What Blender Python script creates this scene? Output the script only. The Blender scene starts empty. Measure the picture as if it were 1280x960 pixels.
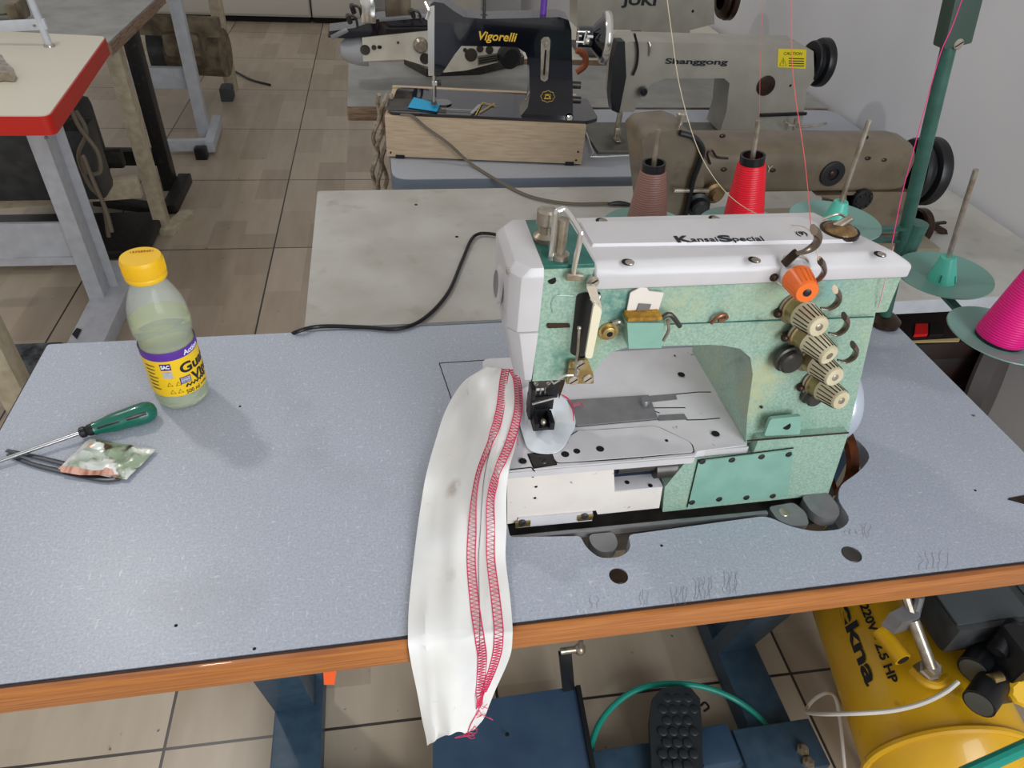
import bpy, bmesh, math, random
from mathutils import Vector, Matrix
PI = math.pi
random.seed(4)
S = bpy.context.scene
COL = S.collection

# ---------------------------------------------------------------- camera model (metres, main table corner at 0,0)
F_PX = 876.65; YAW = .2179; PIT = .6941; ROLL = .078
CAM = Vector((.4396, -.3405, 1.3303))
def cam_axes():
    cy, sy = math.cos(YAW), math.sin(YAW); cp, sp = math.cos(PIT), math.sin(PIT); cr, sr = math.cos(ROLL), math.sin(ROLL)
    F = Vector((sy*cp, cy*cp, -sp)); R = Vector((cy, -sy, 0)); U = R.cross(F)
    return R*cr+U*sr, -R*sr+U*cr, -F
CR, CU, CB = cam_axes()
def at(px, py, ax, val):
    d = CR*(px-640)-CU*(py-480)-CB*F_PX
    return CAM + d*((val-CAM[ax])/d[ax])
def Z(px, py, z=.75): return at(px, py, 2, z)
def Y(px, py, y): return at(px, py, 1, y)

# ---------------------------------------------------------------- materials
MATS = {}
def srgb(c):
    return tuple(((v/255)/12.92 if v/255 <= .04045 else ((v/255+.055)/1.055)**2.4) for v in c)+(1,)
def mat(name, c, rough=.5, metal=0, c2=None, scale=30, bump=0, bscale=None, detail=3, lo=.35, hi=.65, trans=0, ior=1.45, coat=0, stretch=None, alpha=1, emit=None, spec=None):
    if name in MATS: return MATS[name]
    m = bpy.data.materials.new(name); m.use_nodes = True
    N = m.node_tree.nodes; L = m.node_tree.links; b = N['Principled BSDF']
    b.inputs['Base Color'].default_value = srgb(c); b.inputs['Roughness'].default_value = rough
    b.inputs['Metallic'].default_value = metal; b.inputs['Transmission Weight'].default_value = trans
    b.inputs['IOR'].default_value = ior; b.inputs['Coat Weight'].default_value = coat; b.inputs['Alpha'].default_value = alpha
    if spec is not None: b.inputs['Specular IOR Level'].default_value = spec
    tc = N.new('ShaderNodeTexCoord'); mp = N.new('ShaderNodeMapping'); L.new(tc.outputs['Object'], mp.inputs[0])
    if stretch: mp.inputs['Scale'].default_value = stretch
    if c2:
        n = N.new('ShaderNodeTexNoise'); n.inputs['Scale'].default_value = scale; n.inputs['Detail'].default_value = detail
        L.new(mp.outputs[0], n.inputs['Vector'])
        r = N.new('ShaderNodeValToRGB'); r.color_ramp.elements[0].position = lo; r.color_ramp.elements[1].position = hi
        r.color_ramp.elements[0].color = srgb(c); r.color_ramp.elements[1].color = srgb(c2)
        L.new(n.outputs['Fac'], r.inputs[0]); L.new(r.outputs[0], b.inputs['Base Color'])
    if bump:
        n2 = N.new('ShaderNodeTexNoise'); n2.inputs['Scale'].default_value = bscale or scale; n2.inputs['Detail'].default_value = 2
        L.new(mp.outputs[0], n2.inputs['Vector'])
        bp = N.new('ShaderNodeBump'); bp.inputs['Strength'].default_value = bump; bp.inputs['Distance'].default_value = .002
        L.new(n2.outputs['Fac'], bp.inputs['Height']); L.new(bp.outputs[0], b.inputs['Normal'])
    if emit:
        b.inputs['Emission Color'].default_value = srgb(c); b.inputs['Emission Strength'].default_value = emit
    MATS[name] = m
    return m
def add_layer(m, c, scale, lo, hi, stretch=None, detail=4, seed=0, strength=1):
    """another blotch layer over the present base colour"""
    N = m.node_tree.nodes; L = m.node_tree.links; b = N['Principled BSDF']; inp = b.inputs['Base Color']
    mix = N.new('ShaderNodeMix'); mix.data_type = 'RGBA'
    if inp.is_linked: L.new(inp.links[0].from_socket, mix.inputs[6])
    else: mix.inputs[6].default_value = inp.default_value[:]
    mix.inputs[7].default_value = srgb(c)
    tc = N.new('ShaderNodeTexCoord'); mp = N.new('ShaderNodeMapping'); L.new(tc.outputs['Object'], mp.inputs[0])
    mp.inputs['Location'].default_value = (seed*3.1, seed*1.7, seed)
    if stretch: mp.inputs['Scale'].default_value = stretch
    n = N.new('ShaderNodeTexNoise'); n.inputs['Scale'].default_value = scale; n.inputs['Detail'].default_value = detail
    L.new(mp.outputs[0], n.inputs['Vector'])
    r = N.new('ShaderNodeMapRange'); r.inputs[1].default_value = lo; r.inputs[2].default_value = hi; r.inputs[4].default_value = strength
    L.new(n.outputs['Fac'], r.inputs[0]); L.new(r.outputs[0], mix.inputs[0]); L.new(mix.outputs[2], inp)
    return m

laminate = mat('laminate', (156,162,174), .36, c2=(180,186,198), scale=420, detail=4, lo=.3, hi=.72, bump=.05, bscale=500)
add_layer(laminate, (208,213,221), 260, .62, .74, stretch=(.35,1.6,1), strength=.7)
add_layer(laminate, (208,213,221), 260, .62, .74, stretch=(1.6,.35,1), seed=3, strength=.7)
add_layer(laminate, (128,126,128), 7, .58, .8, seed=2, strength=.35)
orange = mat('orange_wood_edge', (186,118,58), .42, c2=(154,90,42), scale=14, stretch=(1,8,60), detail=6, coat=.25)
dark_edge = mat('dark_edge_line', (52,34,32), .6)
white_top = mat('worn_white_laminate', (186,184,178), .5, c2=(168,164,155), scale=9, detail=6)
add_layer(white_top, (140,134,122), 22, .6, .75, seed=1, strength=.5)
grey_top = mat('grey_laminate', (158,162,170), .45, c2=(170,174,181), scale=300)
grey_band = mat('grey_edge_band', (110,121,134), .5)
ply = mat('plywood_edge', (150,128,108), .6, c2=(110,84,66), scale=30, stretch=(1,1,10))
beige_top = mat('greyed_board', (150,150,146), .5, c2=(132,132,126), scale=14)
steel_blue = mat('blue_painted_steel', (58,80,98), .42, c2=(48,70,88), scale=40, bump=.05, bscale=90)
treadle_blue = mat('dark_blue_sheet', (40,62,86), .5, c2=(52,76,98), scale=12, detail=6)
green = mat('hammered_green_paint', (132,162,144), .34, c2=(156,182,165), scale=420, detail=2, bump=.16, bscale=420, coat=.3)
add_layer(green, (172,184,152), 13, .52, .72, seed=5, strength=.55)
add_layer(green, (84,142,128), 14, .6, .78, seed=9, strength=.6)
green_flat = mat('smooth_green_paint', (122,164,148), .38, c2=(132,174,158), scale=40)
green_dark = mat('deep_green_paint', (34,104,92), .3, c2=(28,88,78), scale=60, coat=.3)
cream = mat('cream_enamel', (194,191,192), .35, c2=(202,199,200), scale=18, coat=.2)
cream_worn = mat('worn_cream_enamel', (220,212,203), .42, c2=(226,219,210), scale=22)
add_layer(cream_worn, (110,98,88), 90, .68, .74, seed=4, strength=.9, detail=6)
bedm = mat('bed_grey_steel', (204,201,204), .42, .0, c2=(212,209,212), scale=30)
add_layer(bedm, (96,84,76), 60, .67, .74, seed=2, strength=.85, detail=6)
steel = mat('brushed_steel', (140,140,142), .36, .5, c2=(130,130,132), scale=60)
steel_dark = mat('oiled_dark_steel', (66,64,62), .36, .6, c2=(84,80,76), scale=40)
chrome = mat('chrome', (222,220,214), .16, .9)
nickel = mat('worn_nickel', (150,138,120), .28, .7, c2=(190,182,170), scale=60)
brass = mat('brass', (190,168,112), .3, .8, c2=(150,128,84), scale=60)
iron_brown = mat('oily_brown_iron', (76,58,48), .35, .7, c2=(50,40,34), scale=50)
blackm = mat('black_plastic', (22,23,26), .35)
black_gloss = mat('black_enamel', (13,14,20), .08, coat=1, c2=(18,20,32), scale=8)
black_rub = mat('black_rubber', (34,40,44), .5, c2=(40,44,46), scale=80)
hole_dark = mat('deep_hole', (12,10,10), .8)
rust = mat('rusty_pulley', (120,62,30), .5, .3, c2=(70,36,20), scale=40)
dial_cream = mat('cream_plastic_dial', (206,196,166), .45, c2=(190,178,146), scale=70)
dial_dark = mat('dark_groove', (46,44,40), .6)
dial_gold = mat('gold_anodised', (176,158,112), .35, .5, c2=(140,122,80), scale=60)
orange_pl = mat('orange_plastic', (236,112,40), .35)
beige_m = mat('beige_enamel', (150,146,134), .35, c2=(160,156,144), scale=20, coat=.2)
beige_w = mat('pale_beige_enamel', (222,216,200), .35, c2=(204,198,182), scale=20, coat=.2)
brown_m = mat('worn_brown_enamel', (112,100,82), .38, c2=(98,86,70), scale=26, detail=6, coat=.2)
add_layer(brown_m, (60,48,38), 24, .62, .78, seed=7, strength=.7)
boxwood = mat('pale_wood_veneer', (196,176,150), .5, c2=(180,158,130), scale=18, stretch=(1,8,14), detail=5)
white_paint = mat('white_painted_metal', (196,200,206), .4, c2=(184,188,194), scale=30)
cream_leg = mat('chipped_cream_paint', (196,186,162), .5, c2=(174,162,136), scale=40)
black_leg = mat('chipped_black_paint', (28,27,27), .45, c2=(60,52,46), scale=60, lo=.55, hi=.75)
red_edge = mat('red_plastic_edge', (196,40,30), .38)
off_top = mat('off_white_laminate', (206,200,184), .42)
motor_grey = mat('dark_motor_paint', (44,46,48), .45, c2=(60,62,62), scale=30)
dirty_metal = mat('dirty_beige_metal', (130,118,94), .5, c2=(84,72,58), scale=20)
yellow = mat('yellow_tank_paint', (226,176,26), .34, c2=(212,160,20), scale=9, coat=.3)
add_layer(yellow, (120,88,30), 26, .64, .76, seed=6, strength=.7, detail=6)
yellow_plain = mat('yellow_plastic', (236,186,28), .4)
teal_hose = mat('teal_hose', (26,142,124), .35)
teal_disc = mat('teal_plastic', (126,166,156), .3, trans=.2)
teal_cone = mat('teal_cone_plastic', (84,184,164), .35)
teal_dim = mat('greyed_teal_plastic', (104,142,132), .32)
pole_green = mat('dark_green_pole', (58,100,88), .35, c2=(48,86,76), scale=60)
cable_black = mat('black_cable', (16,16,18), .35)
cable_brown = mat('grey_brown_cord', (108,98,84), .6)
cable_white = mat('white_cable', (206,200,190), .5)
text_black = mat('black_lettering', (26,28,34), .5)
text_gold = mat('gold_lettering', (214,170,50), .4)
text_grey = mat('worn_grey_lettering', (176,172,160), .5)
label_yellow = mat('yellow_label', (240,196,30), .45)
purple = mat('purple_print', (92,48,150), .45)
white_print = mat('white_print', (232,232,240), .5)
wall_m = mat('painted_wall', (214,214,216), .7, c2=(206,206,210), scale=3, detail=5, bump=.05, bscale=20)
cab_m = mat('white_cabinet_front', (196,192,182), .45)
red_thread = mat('red_stitch_thread', (214,52,96), .6)
glass = mat('bottle_plastic', (232,240,232), .06, ior=1.45, alpha=.15)
liquid = mat('pale_green_drink', (222,232,166), .05, trans=.86, ior=1.08)

def thread_mat(name, c, c2, r=.4):
    m = mat(name, c, r)
    N = m.node_tree.nodes; L = m.node_tree.links; b = N['Principled BSDF']
    tc = N.new('ShaderNodeTexCoord'); w = N.new('ShaderNodeTexWave'); w.bands_direction = 'Z'
    w.inputs['Scale'].default_value = 110; w.inputs['Distortion'].default_value = 1.2
    L.new(tc.outputs['Object'], w.inputs['Vector'])
    r_ = N.new('ShaderNodeValToRGB'); r_.color_ramp.elements[0].color = srgb(c2); r_.color_ramp.elements[1].color = srgb(c)
    r_.color_ramp.elements[1].position = .5
    L.new(w.outputs['Fac'], r_.inputs[0]); L.new(r_.outputs[0], b.inputs['Base Color'])
    bp = N.new('ShaderNodeBump'); bp.inputs['Strength'].default_value = .3; bp.inputs['Distance'].default_value = .001
    L.new(w.outputs['Fac'], bp.inputs['Height']); L.new(bp.outputs[0], b.inputs['Normal'])
    return m
th_brown = thread_mat('brown_thread', (142,104,94), (118,82,74))
th_red = thread_mat('red_thread', (228,22,44), (196,14,34))
th_mag = thread_mat('magenta_thread', (236,24,132), (206,14,110))

def fabric_mat():
    m = mat('white_cotton', (226,225,220), .85, c2=(234,234,232), scale=14, bump=.25, bscale=24)
    add_layer(m, (150,130,112), 30, .66, .78, seed=8, strength=.75, detail=6)
    add_layer(m, (196,200,204), 10, .5, .75, seed=3, strength=.6)
    b = m.node_tree.nodes['Principled BSDF']
    b.inputs['Sheen Weight'].default_value = .15
    return m
fabric = fabric_mat()

def floor_mat():
    m = bpy.data.materials.new('wood_look_tiles'); m.use_nodes = True
    N = m.node_tree.nodes; L = m.node_tree.links; b = N['Principled BSDF']
    tc = N.new('ShaderNodeTexCoord'); sx = N.new('ShaderNodeSeparateXYZ'); L.new(tc.outputs['Object'], sx.inputs[0])
    def math_(op, a, bb=None, c=None):
        n = N.new('ShaderNodeMath'); n.operation = op
        for i, v in enumerate((a, bb, c)):
            if v is None: continue
            if isinstance(v, (int, float)): n.inputs[i].default_value = v
            else: L.new(v, n.inputs[i])
        return n.outputs[0]
    def edge(s):
        t = math_('FRACT', math_('DIVIDE', s, .6)); t2 = math_('ABSOLUTE', math_('SUBTRACT', t, .5))
        return math_('GREATER_THAN', t2, .4955)
    grout = math_('MAXIMUM', edge(sx.outputs[0]), edge(sx.outputs[1]))
    def patch(dx, dy, seed, off):
        col = math_('FLOOR', math_('DIVIDE', sx.outputs[0], dx))
        yy = math_('ADD', math_('DIVIDE', sx.outputs[1], dy), math_('MULTIPLY', math_('FRACT', math_('MULTIPLY', col, .37)), off))
        cx = N.new('ShaderNodeCombineXYZ'); L.new(col, cx.inputs[0]); L.new(math_('FLOOR', yy), cx.inputs[1]); cx.inputs[2].default_value = seed
        w = N.new('ShaderNodeTexWhiteNoise'); L.new(cx.outputs[0], w.inputs[0]); return w.outputs[0]
    v = math_('ADD', math_('MULTIPLY', patch(.12, .3, 1, 1), .7), math_('MULTIPLY', patch(.6, .6, 5, 0), .3))
    n = N.new('ShaderNodeTexNoise'); n.inputs['Scale'].default_value = 6; n.inputs['Detail'].default_value = 6
    mp = N.new('ShaderNodeMapping'); mp.inputs['Scale'].default_value = (4, .7, 1); L.new(tc.outputs['Object'], mp.inputs[0]); L.new(mp.outputs[0], n.inputs['Vector'])
    v2 = math_('ADD', math_('MULTIPLY', v, .55), math_('MULTIPLY', n.outputs['Fac'], .55))
    r = N.new('ShaderNodeValToRGB'); r.color_ramp.elements[0].position = .15; r.color_ramp.elements[1].position = .95
    r.color_ramp.elements[0].color = srgb((150,134,114)); r.color_ramp.elements[1].color = srgb((194,180,160))
    L.new(v2, r.inputs[0])
    mix = N.new('ShaderNodeMix'); mix.data_type = 'RGBA'; L.new(grout, mix.inputs[0]); L.new(r.outputs[0], mix.inputs[6]); mix.inputs[7].default_value = srgb((48,42,38))
    n3 = N.new('ShaderNodeTexNoise'); n3.inputs['Scale'].default_value = 40; L.new(tc.outputs['Object'], n3.inputs['Vector'])
    mr = N.new('ShaderNodeMapRange'); mr.inputs[1].default_value = .72; mr.inputs[2].default_value = .78; L.new(n3.outputs['Fac'], mr.inputs[0])
    mix2 = N.new('ShaderNodeMix'); mix2.data_type = 'RGBA'; L.new(mr.outputs[0], mix2.inputs[0]); L.new(mix.outputs[2], mix2.inputs[6]); mix2.inputs[7].default_value = srgb((70,60,52))
    L.new(mix2.outputs[2], b.inputs['Base Color']); b.inputs['Roughness'].default_value = .32
    return m

# ---------------------------------------------------------------- mesh builder
def V(*a): return Vector(a)
class MB:
    def __init__(s): s.bm = bmesh.new()
    def _merge(s, t, bev=0, seg=2, ang=None):
        if bev:
            if ang: es = [e for e in t.edges if len(e.link_faces) == 2 and e.calc_face_angle(0) > ang]
            else: es = t.edges[:]
            bmesh.ops.bevel(t, geom=es, offset=bev, segments=seg, profile=.6, affect='EDGES', clamp_overlap=True)
        bmesh.ops.recalc_face_normals(t, faces=t.faces[:])
        me = bpy.data.meshes.new('tmp'); t.to_mesh(me); t.free(); s.bm.from_mesh(me); bpy.data.meshes.remove(me)
        return s
    def box(s, c, d, bev=0, rot=None, seg=2):
        t = bmesh.new(); bmesh.ops.create_cube(t, size=1)
        M = Matrix.Translation(Vector(c)) @ (rot.to_4x4() if rot else Matrix()) @ Matrix.Diagonal((*d, 1))
        bmesh.ops.transform(t, matrix=M, verts=t.verts[:])
        return s._merge(t, bev, seg)
    def bx(s, x0, x1, y0, y1, z0, z1, bev=0, seg=2):
        return s.box(((x0+x1)/2, (y0+y1)/2, (z0+z1)/2), (abs(x1-x0), abs(y1-y0), abs(z1-z0)), bev, None, seg)
    def loft(s, A, B, bev=0, seg=2, ang=.5):
        t = bmesh.new(); a = [t.verts.new(p) for p in A]; b = [t.verts.new(p) for p in B]; n = len(a)
        for i in range(n): t.faces.new((a[i], a[(i+1) % n], b[(i+1) % n], b[i]))
        t.faces.new(a); t.faces.new(b[::-1])
        return s._merge(t, bev, seg, ang)
    def prism(s, poly, off, bev=0, seg=2, ang=.5):
        off = Vector(off); return s.loft([Vector(p) for p in poly], [Vector(p)+off for p in poly], bev, seg, ang)
    def bar(s, a, b, w, h=None, bev=0, up=(0, 0, 1)):
        a, b = Vector(a), Vector(b); h = h or w; d = (b-a); L = d.length; d.normalize()
        u = Vector(up)
        if abs(u.dot(d)) > .98: u = Vector((0, 1, 0))
        x = d.cross(u).normalized(); y = x.cross(d).normalized()
        R = Matrix((x, d, y)).transposed()
        return s.box((a+b)/2, (w, L, h), bev, R)
    def lathe(s, prof, o, ax=(0, 0, 1), n=24, cap=True, twist=0, ribs=0, ribd=0):
        ax = Vector(ax).normalized(); q = ax.to_track_quat('Z', 'Y'); t = bmesh.new(); rings = []
        for r, h in prof:
            ring = []
            for i in range(n):
                a = 2*PI*i/n
                rr = r*(1-(ribd if ribs and (i*ribs*2//n) % 2 else 0))
                ring.append(t.verts.new(Vector(o)+q @ Vector((max(rr, 1e-5)*math.cos(a), max(rr, 1e-5)*math.sin(a), h))))
            rings.append(ring)
        for k in range(len(rings)-1):
            for i in range(n): t.faces.new((rings[k][i], rings[k][(i+1) % n], rings[k+1][(i+1) % n], rings[k+1][i]))
        if cap: t.faces.new(rings[0][::-1]); t.faces.new(rings[-1])
        bmesh.ops.recalc_face_normals(t, faces=t.faces[:])
        return s._merge(t)
    def cyl(s, a, b, r, r2=None, n=20, bev=0):
        a, b = Vector(a), Vector(b); L = (b-a).length; r2 = r if r2 is None else r2
        pr = [(r, 0), (r2, L)] if not bev else [(r-bev, 0), (r, bev), (r2, L-bev), (r2-bev, L)]
        return s.lathe(pr, a, b-a, n)
    def ball(s, c, r, sc=(1, 1, 1), n=16):
        t = bmesh.new(); bmesh.ops.create_uvsphere(t, u_segments=n, v_segments=n//2+2, radius=r)
        bmesh.ops.transform(t, matrix=Matrix.Translation(Vector(c)) @ Matrix.Diagonal((*sc, 1)), verts=t.verts[:])
        return s._merge(t)
    def tube(s, pts, r, n=8, smooth=0, closed=False, flat=1, rads=None):
        P = [Vector(p) for p in pts]
        if smooth: P = spline(P, smooth, closed)
        t = bmesh.new(); m = len(P); rings = []; up = None
        for i in range(m):
            if closed: d = P[(i+1) % m]-P[i-1]
            else: d = P[min(i+1, m-1)]-P[max(i-1, 0)]
            d.normalize()
            if up is None: up = Vector((0, 0, 1)) if abs(d.z) < .9 else Vector((1, 0, 0))
            x = d.cross(up).normalized(); up = x.cross(d).normalized()
            rr = r if rads is None else r*rads(i/(m-1))
            rings.append([t.verts.new(P[i]+x*rr*math.cos(2*PI*k/n)+up*rr*flat*math.sin(2*PI*k/n)) for k in range(n)])
        for i in range(m if closed else m-1):
            A, B = rings[i], rings[(i+1) % m]
            for k in range(n): t.faces.new((A[k], A[(k+1) % n], B[(k+1) % n], B[k]))
        if not closed: t.faces.new(rings[0][::-1]); t.faces.new(rings[-1])
        return s._merge(t)
    def build(s, name, m, parent=None, ang=35):
        base = Vector((0, 0, 0))
        if parent is not None: base = Vector(parent.get('_o', (0, 0, 0)))
        me = bpy.data.meshes.new(name)
        if parent is None:
            # origin at the thing's base centre
            xs = [v.co for v in s.bm.verts]
            base = Vector(((min(v.x for v in xs)+max(v.x for v in xs))/2, (min(v.y for v in xs)+max(v.y for v in xs))/2, min(v.z for v in xs)))
        bmesh.ops.translate(s.bm, verts=s.bm.verts[:], vec=-base)
        s.bm.to_mesh(me); s.bm.free()
        for p in me.polygons: p.use_smooth = True
        me.set_sharp_from_angle(angle=math.radians(ang))
        me.materials.append(m)
        o = bpy.data.objects.new(name, me); COL.objects.link(o)
        if parent is None: o.location = base
        else: o.parent = parent
        o['_o'] = tuple(base)
        return o
def spline(P, k, closed=False):
    out = []; n = len(P)
    for i in range(n if closed else n-1):
        p0 = P[i-1] if (i > 0 or closed) else P[0]*2-P[1]
        p1 = P[i]; p2 = P[(i+1) % n]
        p3 = P[(i+2) % n] if (i+2 < n or closed) else P[-1]*2-P[-2]
        for j in range(k):
            t = j/k
            out.append(.5*((2*p1)+(p2-p0)*t+(2*p0-5*p1+4*p2-p3)*t*t+(3*p1-p0-3*p2+p3)*t**3))
    if not closed: out.append(P[-1])
    return out
def tag(o, label=None, cat=None, group=None, kind=None):
    if label: o['label'] = label
    if cat: o['category'] = cat
    if group: o['group'] = group
    if kind: o['kind'] = kind
    return o
def thing(name, loc, label, cat, group=None):
    o = bpy.data.objects.new(name, None); COL.objects.link(o); o.location = loc; o.empty_display_size = .02
    o['_o'] = tuple(loc)
    return tag(o, label, cat, group)
def struct(o): o['kind'] = 'structure'; return o
def plate(outer, holes, z0, z1, bev=.0):
    """flat slab with holes, through a filled 2D curve"""
    cu = bpy.data.curves.new('c', 'CURVE'); cu.dimensions = '2D'; cu.fill_mode = 'BOTH'; cu.extrude = (z1-z0)/2-bev; cu.bevel_depth = bev; cu.bevel_resolution = 1
    if bev: cu.offset = -bev
    for poly in [outer]+holes:
        sp = cu.splines.new('POLY'); sp.points.add(len(poly)-1); sp.use_cyclic_u = True
        for i, p in enumerate(poly): sp.points[i].co = (p[0], p[1], 0, 1)
    o = bpy.data.objects.new('c', cu); COL.objects.link(o)
    dg = bpy.context.evaluated_depsgraph_get(); me = bpy.data.meshes.new_from_object(o.evaluated_get(dg))
    b = MB(); b.bm.from_mesh(me); bmesh.ops.remove_doubles(b.bm, verts=b.bm.verts[:], dist=1e-6)
    bmesh.ops.recalc_face_normals(b.bm, faces=b.bm.faces[:])
    bmesh.ops.translate(b.bm, verts=b.bm.verts[:], vec=(0, 0, (z0+z1)/2))
    bpy.data.objects.remove(o); bpy.data.curves.remove(cu); bpy.data.meshes.remove(me)
    return b
def roundpoly(pts, r, k=4):
    out = []; n = len(pts)
    for i in range(n):
        p0, p1, p2 = Vector(pts[i-1]), Vector(pts[i]), Vector(pts[(i+1) % n])
        ri = r[i] if isinstance(r, (list, tuple)) else r
        a = (p0-p1); b = (p2-p1); la, lb = a.length, b.length
        q = min(ri, la*.48, lb*.48)
        if q < 1e-5: out.append(p1); continue
        A = p1+a*(q/la); B = p1+b*(q/lb)
        for j in range(k+1):
            t = j/k; out.append(A*(1-t)**2+p1*2*t*(1-t)+B*t*t)
    return out
def circle(cx, cy, r, n=20, sx=1): return [(cx+r*sx*math.cos(2*PI*i/n), cy+r*math.sin(2*PI*i/n)) for i in range(n)]
FONT = None
def text(s, size, origin, xdir, ydir, m, parent, name='lettering', depth=.0004, bold=0, shear=0, align='LEFT', stretch=1, fit=None):
    cu = bpy.data.curves.new('t', 'FONT'); cu.body = s; cu.size = 1; cu.extrude = 0.002; cu.offset = bold; cu.shear = shear; cu.align_x = align
    o = bpy.data.objects.new('t', cu); COL.objects.link(o)
    dg = bpy.context.evaluated_depsgraph_get(); me = bpy.data.meshes.new_from_object(o.evaluated_get(dg))
    b = MB(); b.bm.from_mesh(me)
    bpy.data.objects.remove(o); bpy.data.curves.remove(cu); bpy.data.meshes.remove(me)
    x = Vector(xdir).normalized(); y = Vector(ydir); y = (y-x*y.dot(x)).normalized(); zz = x.cross(y)
    if fit:
        w = max(v.co.x for v in b.bm.verts)-min(v.co.x for v in b.bm.verts); stretch = fit/(w*size)
    for v in b.bm.verts:
        c = v.co.copy(); v.co = Vector(origin)+x*c.x*size*stretch+y*c.y*size+zz*(depth*(1 if c.z > 0 else -.2))
    return b.build(name, m, parent)
def screw(p, ax, r, parent, m=None, name='screw', slot=True, h=.002):
    b = MB(); ax = Vector(ax).normalized(); p = Vector(p)
    b.lathe([(r, 0), (r, h*.6), (r*.85, h)], p-ax*.001, ax, 14)
    if slot:
        q = ax.to_track_quat('Z', 'Y'); d = q @ Vector((.8, .6, 0))
        o = b.build(name, m or steel_dark, parent)
        s2 = MB(); s2.bar(p+ax*(h-.0012)-d*r*.8, p+ax*(h-.0012)+d*r*.8, r*.25, .0007, up=ax); s2.build('slot', hole_dark, o)
        return o
    return b.build(name, m or steel_dark, parent)
def sheet(rows, thick=.0012):
    """closed thin cloth from a grid of points"""
    b = MB(); t = bmesh.new(); n = len(rows[0])
    G = [[t.verts.new(p) for p in r] for r in rows]
    for i in range(len(G)-1):
        for j in range(n-1): t.faces.new((G[i][j], G[i][j+1], G[i+1][j+1], G[i+1][j]))
    bmesh.ops.recalc_face_normals(t, faces=t.faces[:])
    g = bmesh.ops.solidify(t, geom=t.faces[:], thickness=thick)
    return b._merge(t)

# =================================================================== SETTING
def tlf(x, y):
    c, s = math.cos(.0195), math.sin(.0195); return (c*x+s*y-7.2177, -s*x+c*y-.0401)
fx, fy = tlf(7.2087, 3.4628)
b = MB(); b.bx(-3.6, 3.6, -6, 4.2, -.05, 0)
fl = b.build('floor', floor_mat(), None); struct(fl)
for v in fl.data.vertices: v.co.z += fl.location.z; v.co.x += fl.location.x; v.co.y += fl.location.y
fl.location = (fx, fy, 0); fl.rotation_euler = (0, 0, -.0195)
b = MB(); b.bx(1.64, 1.74, -1.2, 6.2, 0, 2.9); struct(b.build('wall_right', wall_m))
b = MB(); b.bx(-3.2, 1.74, 5.85, 5.95, 0, 2.9); struct(b.build('wall_back', wall_m))

# =================================================================== MAIN TABLE
T = thing('sewing_table', (.6, .24, 0), 'light grey laminate sewing table with orange wood front edge carrying the green machine', 'table')
TW, TD = 1.2, .478
slot = roundpoly([(.547, .30), (.5475, .099), (.62, .0915), (.622, .078), (.632, .0615), (.655, .0605), (.669, .070), (.670, .087), (.83, .0935), (.846, .078), (.872, .066), (.905, .066), (.922, .078), (.921, .105), (.935, .125), (.975, .145), (1.0, .165), (1.0, .19), (.985, .212), (.955, .26), (.90, .30)],
                 [.01, .004, .004, .006, .01, .01, .01, .006, .01, .01, .015, .015, .015, .01, .01, .02, .02, .02, .02, .01, .01], 3)
plug1 = circle(.646, .0395, .0095); plug2 = circle(.897, .0345, .0105)
crack = [(1.122, .082), (1.138, .073), (1.2, .073), (1.2, .079), (1.19, .081), (1.15, .086), (1.125, .084)]
top = plate(roundpoly([(0, .003), (TW, .003), (TW, TD), (0, TD)], .004, 2), [slot, plug1, plug2, circle(1.181, .22, .003, 10)], .7245, .75)
top.build('tabletop', laminate, T)
b = MB(); b.bx(.0, TW, -.0004, .0010, .7503, .7475); b.build('edge_line', dark_edge, T)
b = MB(); b.bx(0, TW, -.0065, .001, .719, .7499, .0025); b.build('edge_band', orange, T)
b = MB(); b.bx(-.002, 0, .003, TD, .7245, .749); b.bx(TW, TW+.0015, .003, TD, .7245, .749); b.build('side_edge', dark_edge, T)
for (cx, cy, r, m, n) in ((.646, .0395, .0094, iron_brown, 'plug'), (.897, .0345, .0104, steel_dark, 'plug')):
    b = MB(); b.lathe([(r, -.012), (r, -.0015), (r*.85, -.0002)], (cx, cy, .75), (0, 0, 1), 24); b.build(n, m, T)
b = MB(); b.prism([(1.122, .082, .7502), (1.138, .073, .7502), (1.199, .073, .7502), (1.199, .079, .7502), (1.15, .086, .7502), (1.125, .084, .7502)], (0, 0, .0004)); b.build('chipped_patch', iron_brown, T)
# outline of the covered hatch at the left of the machine
def line_on(parent, name, pts, w, z, m, h=.0004):
    b = MB()
    for a, c in zip(pts, pts[1:]): b.bar((a[0], a[1], z), (c[0], c[1], z), w, h)
    return b.build(name, m, parent)
p = [Z(*q)[:2] for q in ((575, 531), (549, 454), (610, 450), (640, 449))]
line_on(T, 'hatch_seam', p, .0012, .7502, dark_edge)
for q in ((220, 782), (827, 682), (300, 508), (1219, 613), (318, 811)):
    P = Z(*q); b = MB(); b.lathe([(.0016, 0), (.0014, .0003)], (P.x, P.y, .75), (0, 0, 1), 8); b.build('speck', hole_dark, T)
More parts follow.
